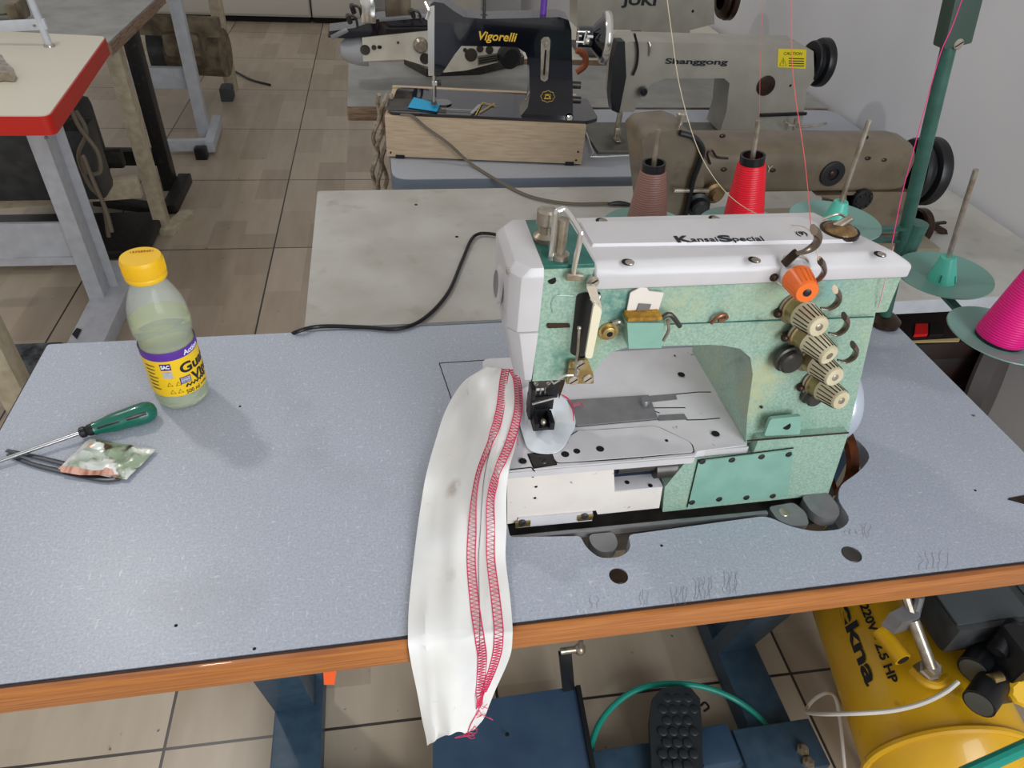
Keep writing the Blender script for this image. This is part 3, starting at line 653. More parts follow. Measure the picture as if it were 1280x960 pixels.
# hand wheel and rusty belt pulley
b = MB(); b.lathe([(.030, 0), (.047, .002), (.050, .007), (.050, .020), (.047, .025), (.024, .026)], (.915, .192, .826), (1, 0, 0), 48); b.build('hand_wheel', mat('polished_grey_wheel', (196,204,216), .25, .4), K)
b = MB(); b.cyl((.88, .192, .826), (.918, .192, .826), .02); b.build('wheel_shaft', steel, K)
b = MB(); b.lathe([(.052, 0), (.058, .002), (.05, .008), (.058, .014), (.052, .016)], (.958, .205, .722), (1, .15, 0), 40, cap=False)
b.lathe([(.020, .002), (.020, .014)], (.958, .205, .722), (1, .15, 0), 20)
for k in range(4):
    a = k*PI/2+.5; b.bar(V(.966, .205, .722)+V(0, math.cos(a)*.015, math.sin(a)*.015), V(.966, .205, .722)+V(0, math.cos(a)*.052, math.sin(a)*.052), .008, .010)
b.build('belt_pulley', rust, K)
# needle and presser group
P = Z(676, 533, ZB+.004)
nb = MB(); nb.cyl(V(P.x-.002, P.y+.012, .935), V(P.x-.002, P.y+.012, .90), .0045); nb.box(V(P.x-.002, P.y+.012, .892), (.016, .012, .014), .0015); nc = nb.build('needle_clamp', steel_dark, K)
for dx in (-.007, -.002, .003):
    MB().cyl(V(P.x+dx, P.y+.010, .888), V(P.x+dx, P.y+.006, .842), .0011, .0007, n=8).build('needle', chrome, nc)
for dx in (-.008, .004): screw(V(P.x+dx, P.y+.006, .892), (0, -1, 0), .0026, nc, nickel)
b = MB(); b.cyl(V(P.x+.013, P.y+.020, .935), V(P.x+.013, P.y+.020, .875), .0042); pb = b.build('presser_bar', nickel, K)
b = MB(); b.box(V(P.x+.010, P.y+.014, .882), (.012, .016, .022), .0015); b.box(V(P.x-.001, P.y+.010, .866), (.026, .010, .018), .001); b.box(V(P.x-.011, P.y+.008, .868), (.005, .014, .040), .001); pf = b.build('presser_foot', blackm, K)
b = MB(); b.box(V(P.x, P.y+.003, .8465), (.022, .030, .004), .001); b.box(V(P.x-.008, P.y-.004, .851), (.005, .020, .010), .001); b.box(V(P.x+.008, P.y-.004, .851), (.005, .020, .010), .001); b.box(V(P.x, P.y+.008, .853), (.018, .006, .012), .001); b.build('foot_sole', blackm, pf)
b = MB(); b.ball(V(P.x, P.y-.006, .851), .0035); b.build('foot_screw', nickel, pf)
b = MB(); b.prism([V(P.x+.017, P.y+.012, .93), V(P.x+.024, P.y+.012, .925), V(P.x+.022, P.y+.010, .885), V(P.x+.018, P.y+.008, .868), V(P.x+.015, P.y+.010, .885)], (0, .003, 0), .0004); b.build('finger_guard', iron_brown, K)
b = MB(); b.bx(.567, .612, .138, .19, .925, .934, .001); b.build('head_underside', blackm, K)
b = MB(); b.bar(V(P.x+.004, P.y-.001, .90), V(P.x+.012, P.y+.004, .90), .010, .003, .0004); b.bar(V(P.x-.012, P.y-.001, .872), V(P.x+.010, P.y-.001, .878), .002, .002); b.build('wire_guides', chrome, K)
# black dial screws on base-to-table: rubber knob behind the column
P = Z(1101, 408); 

# =================================================================== CLOTH
st = [ # (left px), (right px), zL, zR
 ((604,461),(642,462),.828,.8445), ((578,480),(647,478),.800,.845), ((557,514),(650,515),.776,.845), ((544,552),(645,552),.765,.845),
 ((533,592),(636,588),.761,.842), ((527,628),(633,622),.759,.812), ((521,668),(633,660),.757,.780), ((516,708),(632,698),.7555,.760),
 ((511,760),(637,742),.755,.757)]
rows = []
for (l, r, zl, zr) in st:
    row = []
    for j in range(25):
        u = j/24; s = u*u*(3-2*u) if zr-zl > .03 else u
        z = zl+(zr-zl)*(s**1.3 if zr-zl > .03 else s)
        px = l[0]+(r[0]-l[0])*u; py = l[1]+(r[1]-l[1])*u
        Pb = Z(px, py, .8445)
        if Pb.y > .104:
            k = min(1, max(0, (Pb.x-.492)/.042)); k = k*k*(3-2*k); z = max(z, .766+(.8445-.766)*k)
        row.append((px, py, z))
    rows.append([Z(px, py, z) for px, py, z in row])
# over the edge and down
def yrow(l, r, y, bulge=0):
    return [Y(l[0]+(r[0]-l[0])*j/24, l[1]+(r[1]-l[1])*j/24, y-bulge*math.sin(PI*j/24)) for j in range(25)]
rows.append([p for p in [Z(510+(640-510)*j/24, 796+(776-796)*j/24, .7545) for j in range(25)]])
rows.append(yrow((511, 812), (640, 792), -.0095))
rows.append(yrow((515, 835), (637, 815), -.011, .002))
rows.append(yrow((522, 868), (624, 850), -.012, .005))
rows.append(yrow((527, 895), (612, 880), -.014, .008))
rows.append(yrow((532, 918), (604, 899), -.016, .010))
rows.append(yrow((534, 932), (592, 912), -.018, .010))
rows[-1] = [p+V(0, 0, .010*math.sin(PI*j/24)**.6*(1 if j else 0)) for j, p in enumerate(rows[-1])]
# refine along the strip and add folds
cols = list(zip(*rows)); cols = [spline(list(c), 5) for c in cols]; fine = [list(r) for r in zip(*cols)]
random.seed(3)
def fold(u, v):
    f = .0018*math.exp(-((u-.17-.02*math.sin(v*5))/.035)**2)*(1 if v > .2 else v*5)
    f += .0022*math.exp(-((u-.80)/.03)**2)*(.4+.6*math.sin(v*3))
    f += .0016*math.sin(u*9+v*7)*.6+.0010*math.sin(u*17-v*13)+.0011*math.sin(v*22+u*5)
    f += .003*math.exp(-((u-.45)/.1)**2)*math.sin(min(1, max(0, (v-.2)))*PI)
    f += .0014*math.sin(u*6.1+math.sin(v*9)*1.3)*math.sin(v*17+u*2)
    return max(f, -.0004)+.0006
nF = len(fine)
for i, r in enumerate(fine):
    for j in range(25):
        u, v = j/24, i/(nF-1)
        n = V(0, -1, .1).normalized() if i > 9.3*5 else V(0, -.15, 1).normalized()
        r[j] = r[j]+n*fold(u, v)
cl = sheet(fine, .0010).build('cloth_strip', fabric)
tag(cl, 'long white cotton strip with two red stitch rows hanging over the table edge', 'cloth')
def spot(m, c, r, col, strength, sx=1):
    N = m.node_tree.nodes; L = m.node_tree.links; b = N['Principled BSDF']; inp = b.inputs['Base Color']
    mix = N.new('ShaderNodeMix'); mix.data_type = 'RGBA'; L.new(inp.links[0].from_socket, mix.inputs[6]); mix.inputs[7].default_value = srgb(col)
    tc = N.new('ShaderNodeTexCoord'); vd = N.new('ShaderNodeVectorMath'); vd.operation = 'DISTANCE'; vd.inputs[1].default_value = c
    n = N.new('ShaderNodeTexNoise'); n.inputs['Scale'].default_value = 120; L.new(tc.outputs['Object'], n.inputs['Vector'])
    L.new(tc.outputs['Object'], vd.inputs[0]); mr = N.new('ShaderNodeMapRange'); mr.inputs[1].default_value = r; mr.inputs[2].default_value = r*.3; mr.inputs[4].default_value = strength
    L.new(vd.outputs['Value'], mr.inputs[0]); mu = N.new('ShaderNodeMath'); mu.operation = 'MULTIPLY'; mr2 = N.new('ShaderNodeMapRange'); mr2.inputs[1].default_value = .3; mr2.inputs[2].default_value = .55
    L.new(n.outputs['Fac'], mr2.inputs[0]); L.new(mr.outputs[0], mu.inputs[0]); L.new(mr2.outputs[0], mu.inputs[1]); L.new(mu.outputs[0], mix.inputs[0]); L.new(mix.outputs[2], inp)
for q, r, st_ in (((556, 708), .018, .8), ((548, 722), .008, .7), ((600, 520), .018, .5), ((566, 610), .014, .5), ((618, 560), .016, .6), ((628, 530), .012, .5)):
    spot(fabric, Z(*q, .775)-cl.location, r, (140,118,98), st_)
def pt(u, v):
    i = min(max(v, 0), 1)*(nF-1); j = u*24; i0 = min(int(i), nF-2); j0 = min(int(j), 23); a, c = i-i0, j-j0
    A = fine[i0][j0].lerp(fine[i0][j0+1], c); B2 = fine[i0+1][j0].lerp(fine[i0+1][j0+1], c)
    return A.lerp(B2, a)
def nrm(u, v):
    e = .01; a = pt(min(u+e, 1), v)-pt(max(u-e, 0), v); c = pt(u, min(v+e, 1))-pt(u, max(v-e, 0))
    n = a.cross(c).normalized()
    return n if n.dot(CAM-pt(u, v)) > 0 else -n
def spine(ps, n):
    P = spline([V(*p, 0) for p in ps], n); return [(p.x, p.y) for p in P]
rowA = [(.74, .00), (.74, .10), (.70, .20), (.64, .28), (.62, .36), (.63, .48), (.67, .60), (.70, .70), (.76, .79), (.84, .87)]
rowB = [(.98, .00), (.985, .10), (.93, .20), (.86, .28), (.82, .34), (.83, .44), (.86, .56), (.87, .66), (.86, .76), (.83, .83)]
for path in (rowA, rowB):
    pp3 = spine(path, 22)
    # even spacing
    b = MB(); P3 = [pt(*q)+nrm(*q)*.0008 for q in pp3]
    L_ = [0]
    for a, c in zip(P3, P3[1:]): L_.append(L_[-1]+(c-a).length)
    step = .0021; n = int(L_[-1]/step); zig = []; e1 = []; e2 = []
    for k in range(n):
        d = k*step; i = max(i for i in range(len(L_)) if L_[i] <= d); i = min(i, len(P3)-2)
        t = (d-L_[i])/max(L_[i+1]-L_[i], 1e-9); c = P3[i].lerp(P3[i+1], t); dd = (P3[i+1]-P3[i]).normalized()
        uv = (pp3[i][0]*(1-t)+pp3[i+1][0]*t, pp3[i][1]*(1-t)+pp3[i+1][1]*t)
        N_ = nrm(*uv); s = dd.cross(N_).normalized()*.0040
        zig.append(c+s*(1 if k % 2 else -1)); e1.append(c+s); e2.append(c-s)
    b.tube(zig, .0005, 5); b.tube(e1, .0005, 5); b.tube(e2, .0005, 5)
    o = b.build('stitch_row', red_thread, cl)
b = MB(); b.tube([pt(.70+.02*math.sin(v*6), v)+nrm(.7, v)*.0007 for v in [i/40 for i in range(8, 30)]], .0003, 4); b.build('seam_line', mat('grey_thread', (90,92,96), .7), cl)
random.seed(7)
b = MB()
for (u, v) in ((.86, .88), (.92, .90), (.88, .95), (.9, 1.0), (.8, 1.0), (.84, .86), (.95, .20)):
    for k in range(3):
        p = pt(u, v)+nrm(u, v)*.001; b.tube([p, p+V(random.uniform(-.012, .012), -.002, random.uniform(-.012, .006)), p+V(random.uniform(-.010, .010), -.001, random.uniform(-.010, .004))], .00028, 4, 4)
b.tube([pt(.86-.1*math.sin(i/12*3), .86+.14*i/12)+nrm(.8, .9)*.001 for i in range(13)], .0005, 4); b.build('loose_red_threads', red_thread, cl)
# small scrap under the foot
ol = [(654, 486), (650, 508), (649, 525), (654, 545), (660, 561), (672, 566), (690, 566), (703, 560), (712, 546), (719, 533), (718, 519), (711, 505), (701, 492), (680, 482)]
oz = spline([V(*Z(px, py, ZB+.0032)) for px, py in ol], 4, True); c = sum(oz, V(0, 0, 0))/len(oz); random.seed(2)
rws = []
for k in range(7):
    t = k/6; rws.append([c+(p-c)*t+V(0, 0, (.0030*math.sin(i*.37+t*2)+.0018)*t*(1.2-t)) for i, p in enumerate(oz)])
t = bmesh.new(); cv = t.verts.new(c+V(0, 0, .0005)); R_ = [[t.verts.new(p) for p in r] for r in rws[1:]]; n = len(oz)
for i in range(n): t.faces.new((cv, R_[0][i], R_[0][(i+1) % n]))
for a_, b_ in zip(R_, R_[1:]):
    for i in range(n): t.faces.new((a_[i], b_[i], b_[(i+1) % n], a_[(i+1) % n]))
bmesh.ops.recalc_face_normals(t, faces=t.faces[:]); bmesh.ops.solidify(t, geom=t.faces[:], thickness=.001)
b = MB(); b._merge(t); sc = tag(b.build('cloth_scrap', mat('white_scrap_cotton', (218,224,230), .85, c2=(230,234,238), scale=60, bump=.08, bscale=60)), 'small white cloth scrap clamped under the presser foot', 'cloth')
b = MB()
for k in range(5):
    P = Z(712+k*1.2, 500+k*2, ZB+.005); b.tube([Z(700, 492, ZB+.006), P, Z(717, 520+k*3, ZB+.006)] if k < 3 else [P, P+V(.008, .002, .001), P+V(.010, -.004, .002)], .00045, 4, 5)
b.build('red_thread_tails', red_thread, sc)

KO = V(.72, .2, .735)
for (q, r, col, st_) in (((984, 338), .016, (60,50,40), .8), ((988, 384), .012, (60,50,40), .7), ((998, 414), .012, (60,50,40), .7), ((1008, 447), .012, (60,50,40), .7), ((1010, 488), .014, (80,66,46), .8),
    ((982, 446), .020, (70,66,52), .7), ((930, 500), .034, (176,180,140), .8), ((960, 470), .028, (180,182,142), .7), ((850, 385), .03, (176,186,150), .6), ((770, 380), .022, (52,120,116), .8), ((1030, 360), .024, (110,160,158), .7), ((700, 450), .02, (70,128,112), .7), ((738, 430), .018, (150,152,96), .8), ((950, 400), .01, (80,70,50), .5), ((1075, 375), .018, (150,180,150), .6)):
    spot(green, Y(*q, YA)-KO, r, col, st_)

# =================================================================== BOTTLE
B0 = Z(230, 494); B0.z = .7505
bt = thing('drink_bottle', B0, 'clear plastic bottle of pale green drink with yellow cap and label', 'bottle')
prof = [(.0, .004), (.016, .003), (.020, .0), (.0265, .0), (.0300, .004), (.0310, .010), (.0300, .018), (.0290, .022), (.0300, .026), (.0300, .082), (.0300, .086), (.0278, .090), (.0300, .094), (.0318, .102), (.0322, .112), (.0312, .124), (.0285, .136), (.0240, .148), (.0200, .156), (.0180, .160), (.0180, .176)]
lean = V(0, 0, 1)
b = MB(); b.lathe(prof, B0, lean, 48, cap=False)
inn = [(max(r-.0011, .0), h+.0011) for r, h in prof if h < .1765]
b.lathe(inn[::-1], B0, lean, 48, cap=False); b.build('bottle_body', glass, bt, ang=60)
b = MB(); lq = [(0.0, .0056)]+[(r-.0013, h+.0013) for r, h in prof[3:] if h < .118]
lq = [p for p in lq if p[1] < .113]; lq.append((lq[-1][0], .116)); lq.append((0, .116)); b.lathe(lq, B0, lean, 48, cap=False); b.build('drink', liquid, bt, ang=60)
b = MB(); b.lathe([(.0205, .1665), (.0212, .168), (.0212, .171), (.0206, .172), (.0212, .173), (.0212, .188), (.0200, .191), (.0, .1915)], B0, lean, 48, cap=False, ribs=0); cp_ = b.build('cap', yellow_plain, bt)
b = MB()
for i in range(60):
    a = 2*PI*i/60; b.bar(B0+V(.0212*math.cos(a), .0212*math.sin(a), .174), B0+V(.0212*math.cos(a), .0212*math.sin(a), .187), .0007, .0007, up=(math.cos(a), math.sin(a), 0))
b.build('cap_ribs', yellow_plain, cp_)
text('137389401', .0045, B0+V(-.012, .006, .1917), (1, .12, 0), (0, 1, 0), mat('faint_print', (150,110,20), .5), cp_, fit=.022)
b = MB(); b.lathe([(.03035, .023), (.03045, .024), (.03045, .0745), (.03035, .0755)], B0, lean, 64, cap=False); lab = b.build('label', label_yellow, bt)
b = MB(); b.lathe([(.0305, .0745), (.0306, .075), (.0306, .085), (.0305, .0855)], B0, lean, 64, cap=False); b.build('purple_band', purple, lab)
def wrap(s, size, ang, z, m, bold=0, parent=lab, name='lettering', fit=None, rad=.0307, tilt=0):
    cu = bpy.data.curves.new('t', 'FONT'); cu.body = s; cu.size = size; cu.offset = bold; cu.extrude = .00008
    o = bpy.data.objects.new('t', cu); COL.objects.link(o); dg = bpy.context.evaluated_depsgraph_get()
    me = bpy.data.meshes.new_from_object(o.evaluated_get(dg)); bb = MB(); bb.bm.from_mesh(me)
    bmesh.ops.subdivide_edges(bb.bm, edges=[e for e in bb.bm.edges if e.calc_length() > .003], cuts=2)
    bpy.data.objects.remove(o); bpy.data.curves.remove(cu); bpy.data.meshes.remove(me)
    xs = [v.co.x for v in bb.bm.verts]; k = (fit/(max(xs)-min(xs))) if fit else 1
    for v in bb.bm.verts:
        x, y = v.co.x*k, v.co.y; a = ang+x/rad; r = rad+v.co.z
        v.co = B0+V(r*math.cos(a), r*math.sin(a), z+y+x*tilt)
    return bb.build(name, m, parent)
def patch(name, a0, z0, w, h, m, rad=.03062, parent=lab):
    bb = MB(); t = bmesh.new(); n = 6; A = [t.verts.new(B0+V(rad*math.cos(a0+w/rad*i/n), rad*math.sin(a0+w/rad*i/n), z0)) for i in range(n+1)]
    C_ = [t.verts.new(v.co+V(0, 0, h)) for v in A]
    for i in range(n): t.faces.new((A[i], A[i+1], C_[i+1], C_[i]))
    bmesh.ops.solidify(t, geom=t.faces[:], thickness=.0001); bb._merge(t); return bb.build(name, m, parent)
camang = math.atan2(CAM.y-B0.y, CAM.x-B0.x)
g0 = camang
wrap('Guara', .0185, g0+.12, .054, text_black, .0006, fit=.052, tilt=.0)
wrap('Viton', .0165, g0+.50, .0385, text_black, .0006, fit=.042)
wrap('500 ml', .0075, g0+.12, .0245, text_black, .0001, fit=.017)
wrap('NATURAL', .004, g0+.75, .026, text_black, fit=.012)
wrap('Action', .009, g0+.42, .0765, white_print, .0002, fit=.024)
patch('info_box', g0-.52, .062, .0115, .009, purple); wrap('SAC', .0068, g0-.49, .0645, white_print, .0003, fit=.0095, rad=.0309)
patch('code_panel', g0-.50, .050, .0105, .0105, white_print)
patch('flavour_box', g0+.02, .0395, .0125, .0095, purple); patch('flavour_box', g0+.055, .0405, .0105, .0075, white_print, .0308)
wrap('NATURAL', .0028, g0+.08, .0455, purple, fit=.0085, rad=.0310); wrap('SABOR', .0028, g0+.08, .0415, purple, fit=.0085, rad=.0310)
b = MB(); z_ = [B0+V(.0309*math.cos(g0+.18+i*.075), .0309*math.sin(g0+.18+i*.075), .0355+(.0022 if i % 2 else -.0012)) for i in range(14)]; b.tube(z_, .0011, 6); b.build('zigzag_mark', text_black, lab)
for i, (aa, zz) in enumerate(((-.36, .041), (-.06, .041), (-.33, .030), (-.06, .030))):
    b = MB(); tri = [B0+V(.0308*math.cos(g0+aa+dx/.03), .0308*math.sin(g0+aa+dx/.03), zz+dz) for dx, dz in ((-.0028, -.002), (.0028, -.002), (0, .0032))]
    b.tube(tri, .00035, 5, closed=True); b.build('recycling_mark', text_black, lab)
for i in range(7): wrap('INGREDIENTES'[:12-i % 4], .0026, g0-1.15, .066-.0055*i, text_black, fit=.013-.001*(i % 3))

# =================================================================== SMALL TOOLS
zt = .757
A = Z(196, 511, .762); Bh = Z(101, 541, .7595); Tt = Z(-20, 583, .7560)
d = (A-Bh).normalized(); Lh = (A-Bh).length
sd = thing('screwdriver', (A+Bh)/2-V(0, 0, .010), 'screwdriver with translucent green and black handle lying beside the bottle', 'screwdriver')
prof = [(.0055, 0), (.0062, .004), (.0062, .012), (.0070, .016), (.0068, .022), (.0082, .032), (.0096, .042), (.0100, .052), (.0104, .062), (.0112, .074), (.0112, .086), (.0095, .094), (.006, .099), (.001, .1005)]
sc_ = Lh/.1005
b = MB(); b.lathe([(r*1.12, h*sc_) for r, h in prof[3:]], Bh, d, 28); hd = b.build('handle', mat('green_tool_plastic', (10,96,78), .25, coat=.4), sd)
b = MB(); b.lathe([(r, h*sc_) for r, h in ((.0045, -.002), (.0062, 0), (.0064, .005), (.0052, .007), (.0066, .010), (.0070, .019), (.0062, .022))], Bh, d, 24); b.build('collar', blackm, sd)
sdx = d.cross(V(0, 0, 1)).normalized(); nrm2 = (CAM-Bh); nrm2 = (nrm2-d*nrm2.dot(d)).normalized()
b = MB()
b.tube([Bh+d*Lh*t+nrm2*rr*1.06-sdx*.0003 for t, rr in ((.22, .0062), (.3, .0072), (.40, .0086), (.50, .0094))], .0028, 8, 4, flat=.5); b.tube([Bh+d*Lh*t+nrm2*rr*1.08+sdx*.001 for t, rr in ((.6, .0096), (.68, .0102), (.78, .0106), (.86, .0104))], .0034, 8, 4, flat=.5); b.build('grip_inlay', blackm, hd)
b = MB(); b.cyl(Bh+d*.002, Tt, .0023, n=14); b.build('shaft', mat('shaft_steel', (168,168,170), .25, .9), sd)
# crumpled sachet
sk = thing('crumpled_wrapper', Z(140, 572), 'crumpled torn foil wrapper with brown and green print over the tweezers', 'wrapper')
o_ = [(118, 552), (146, 546), (196, 562), (163, 588), (156, 598), (98, 592), (74, 586), (86, 575), (104, 568)]
def warp(u, v):
    # bilinear patch
    p = [(112, 548), (196, 562), (158, 600), (73, 586)]
    x = (p[0][0]*(1-u)+p[1][0]*u)*(1-v)+(p[3][0]*(1-u)+p[2][0]*u)*v; y = (p[0][1]*(1-u)+p[1][1]*u)*(1-v)+(p[3][1]*(1-u)+p[2][1]*u)*v
    return x, y
random.seed(12)
hh = [[random.uniform(0, .009) for _ in range(9)] for _ in range(7)]
G = []
for i in range(25):
    r = []
    for j in range(33):
        v, u = i/24, j/32; x, y = warp(u, v); a, c = v*6, u*8; i0, j0 = min(int(a), 5), min(int(c), 7); fa, fc = a-i0, c-j0
        h = (hh[i0][j0]*(1-fc)+hh[i0][j0+1]*fc)*(1-fa)+(hh[i0+1][j0]*(1-fc)+hh[i0+1][j0+1]*fc)*fa
        edge = min(u, 1-u, v*1.2, (1-v)*1.2)*5
        P = Z(x, y, .7535); P.z += h*min(edge+.15, 1); P.x += random.uniform(-.0003, .0003); r.append(P)
    G.append(r)
wm = mat('printed_foil', (196,206,196), .3, .2, c2=(226,228,222), scale=50)
add_layer(wm, (84,66,44), 24, .58, .62, seed=1); add_layer(wm, (150,166,142), 32, .54, .62, seed=5); add_layer(wm, (30,32,28), 38, .58, .63, seed=11); add_layer(wm, (206,170,150), 30, .64, .68, seed=14)
sheet(G, .0003).build('foil', wm, sk, ang=20)
b = MB(); q = [Z(*p, .7565) for p in ((74, 583), (122, 583), (146, 584), (150, 594), (100, 594), (76, 590))]; b.prism(q, (0, 0, .0004)); b.build('brown_strip', mat('brown_print', (150,84,60), .4, c2=(226,170,150), scale=40, stretch=(4,1,1)), sk)
b = MB(); b.prism([Z(*p, .757) for p in ((140, 583), (152, 581), (155, 591), (143, 593))], (0, 0, .0006)); b.build('white_patch', white_print, sk)
# tweezers
tw = thing('tweezers', Z(60, 580), 'grey steel tweezers lying under the screwdriver shaft and wrapper', 'tweezers')
for pts in ([(8, 563), (40, 570), (90, 582), (130, 592), (150, 597)], [(10, 568), (40, 580), (90, 592), (130, 599), (150, 597)]):
    c = [Z(*p, .7525) for p in pts]; b = MB(); b.tube(c, .0044, 8, 4, flat=.25, rads=lambda t: .5+.6*t); b.build('arm', mat('gunmetal', (84,86,92), .35, .8), tw)
b = MB(); b.ball(Z(148, 597, .7525), .004, (1, 1, .5)); b.build('joint', steel_dark, tw)

# =================================================================== THREAD STAND, CONES, THREADS
TS = thing('thread_stand', (1.165, .405, .75), 'dark green thread stand pole with teal discs at the back right table corner', 'thread stand')
PB = Z(1104, 404, .752)
pt0 = PB; ptop = Y(1194, 24, PB.y-.0); 
b = MB(); b.lathe([(.022, 0), (.023, .008), (.016, .014), (.010, .016)], PB, (0, 0, 1), 26); b.build('base_nut', iron_brown, TS)
pm = pt0.lerp(ptop, .78)
b = MB(); b.cyl(pt0, pt0+(ptop-pt0)*1.02, .0085); b.build('pole', pole_green, TS)
pj = at(1194, 38, 1, PB.y)
dd = (ptop-pt0).normalized(); s_ = dd.cross(V(0, 1, 0)).normalized()
b = MB(); b.bar(pj-dd*.015, pj+dd*.20, .034, .022, .003, up=(0, 1, 0)); jt = b.build('joint_bracket', mat('grey_green_pressed_steel', (74,92,84), .35, .4), TS)
for k in (.0, .055): screw(pj+dd*(-.012+k)+V(0, -.011, 0), (0, -1, 0), .006, jt, nickel)
ZD = .845
discs = [((806, 294), 'cone'), ((926, 292), 'cone'), ((1040, 285), 'empty'), ((1176, 352), 'empty'), ((1245, 428), 'cone')]
spt = [(823, 162), (948, 151), (1087, 150), (1220, 212), (1320, 250)]
Zd = [.90, .90, .92, .88, .88]
cent = []
def disc(c, ax, m, parent):
    b = MB(); b.lathe([(.0, .0), (.012, .0), (.056, .009), (.0585, .0105), (.058, .0118), (.054, .0105), (.012, .0025), (.0, .0025)], c, ax, 48, cap=False); return b.build('disc', m, parent, ang=60)
for k, ((q, kind), sp_px) in enumerate(zip(discs, spt)):
    c = Z(*q, Zd[k]); cent.append(c)
    top = at(*sp_px, 1, c.y+.0) if k < 4 else c+V(.012, 0, .15)
    axd = (top-c).normalized(); 
    disc(c, (axd+V(0, 0, 1.5)).normalized(), teal_dim if k in (3, 4) else teal_disc, TS)
    b = MB(); b.cyl(c-axd*.01, top, .0032, n=12); b.build('spindle', nickel, TS)
    if kind == 'empty':
        b = MB(); b.lathe([(.0175, .003), (.0168, .006), (.0095, .036), (.0085, .038), (.004, .038)], c, axd, 26); cn = b.build('cone_holder', teal_cone, TS)
        for a in (3.9, 5.2):
            u = V(math.cos(a), math.sin(a), 0); MB().bar(c+u*.0172+axd*.006, c+u*.0145+axd*.016, .0016, .001, up=u).build('slit', pole_green, cn)
# arms under the discs
P1 = PB.lerp(ptop, .22)
b = MB()
for c in cent: b.bar((c.x, c.y, c.z-.006), (P1.x, P1.y, c.z-.006), .012, .004)
b.cyl((P1.x, P1.y, Zd[3]-.02), (P1.x, P1.y, Zd[2]+.0), .014); b.build('cross_arms', pole_green, TS)
def cone(k, name_lab, m, r0, r1, L):
    c = cent[k]; top = at(*spt[k], 1, c.y) if k < 4 else c+V(.012, 0, .15); ax_ = (top-c).normalized(); base = c+ax_*.004
    t = thing('thread_cone', base, name_lab, 'thread cone'); t['_o'] = (0, 0, 0)
    b = MB(); b.lathe([(r0*.97, .004), (r0, .008), (r1, L-.012), (r1*.95, L-.010)], V(0, 0, 0), (0, 0, 1), 40); b.build('thread_winding', m, t)
    b = MB(); b.lathe([(r0*.95, 0), (r0*.95, .006), (r0*.6, .006), (r1*.86, L-.014), (r1*.88, L), (r1*.72, L), (r1*.68, L-.03), (r0*.5, .004)], V(0, 0, 0), (0, 0, 1), 32, cap=False); b.build('cone_core', blackm, t)
    t.rotation_euler = ax_.to_track_quat('Z', 'Y').to_euler()
    return t
def conefit(k, topmid, m, lab, r0, r1):
    c = cent[k]; top = at(*spt[k], 1, c.y) if k < 4 else c+V(.012, 0, .15); ax_ = (top-c).normalized()
    if topmid: L = (at(*topmid, 1, c.y)-c).length
    else: L = .125
    return cone(k, lab, m, r0, r1, L)
conefit(0, (815, 207), th_brown, 'brown thread cone standing behind the white machine cover', .0275, .0165)
conefit(1, (938, 198), th_red, 'bright red thread cone standing behind the white machine cover', .0275, .0175)
conefit(4, None, th_mag, 'magenta thread cone on the teal disc at the right edge', .027, .0165)
def thread(name, pts, r, m, label, cat='thread', sm=6):
    b = MB(); b.tube(pts, r, 5, smooth=sm); return tag(b.build(name, m), label, cat)
cr_t = mat('cream_thread', (206,190,160), .6); pk_t = mat('coral_thread', (226,96,96), .6); mg_t = mat('pink_thread', (236,50,140), .6)
thread('thread', [Y(829, -40, .42), Y(838, 30, .40), Y(850, 110, .38), Y(872, 185, .35), Y(900, 232, .32), Y(932, 260, .29), Y(975, 278, .2), Z(1003, 283, 1.062), Y(1014, 290, YA-.014)], .00042, cr_t, 'loose cream thread curving down past the red cone')
thread('thread', [Y(989, -30, .30), Y(991, 90, .28), Y(1006, 200, .24), Y(1014, 288, YA-.014)], .00038, pk_t, 'coral thread dropping straight to the top thread guide')
thread('thread', [Y(955, -30, .36), Y(951, 60, .37), Y(949, 150, .38)], .0002, pk_t, 'faint coral thread running up from the red cone spindle')
thread('thread', [Y(1206, -10, .375), Y(1190, 34, .375), Y(1172, 78, .37), Y(1140, 195, .36), Y(1127, 245, .35), Y(1115, 305, .30)], .0005, mg_t, 'pink thread running down beside the dark green pole')
thread('thread', [Y(1117, 308, .17), Y(1108, 345, YA-.003), Y(1098, 385, YA-.003)], .0004, mat('pale_pink_thread', (232,150,160), .6), 'fine pink thread over the right end of the white cover')
thread('thread', [Y(1017, 294, YA-.017), Y(1023, 325, YA-.022)], .0004, cr_t, 'short thread between the two uppermost thread guides')

# =================================================================== TABLES BEHIND
def OP(px, py, P0, n):
    d = CR*(px-640)-CU*(py-480)-CB*F_PX; P0 = Vector(P0); n = Vector(n)
    return CAM+d*((P0-CAM).dot(n)/d.dot(n))
def slab(name, label, x0, x1, y0, y1, topm, edgem, th=.028, r=.012, legs=None, legm=None, rot=0, z=.75):
    t = thing(name, (0, 0, 0), label, 'table'); t['_o'] = (0, 0, 0)
    q = roundpoly([(x0, y0), (x1, y0), (x1, y1), (x0, y1)], r, 4)
    plate(q, [], z-.0015, z).build('tabletop', topm, t)
    plate(roundpoly([(x0-.0006, y0-.0006), (x1+.0006, y0-.0006), (x1+.0006, y1+.0006), (x0-.0006, y1+.0006)], r, 4), [], z-th, z-.0015).build('edge_band', edgem, t)
    for (lx, ly0, ly1, ly) in legs or []:
        b = MB(); b.bx(lx-.025, lx+.025, ly0, ly1, 0, .04, .003); b.build('foot', legm, t)
        b = MB(); b.bx(lx-.022, lx+.022, ly-.03, ly+.03, .04, z-th, .003); b.build('post', legm, t)
    return t
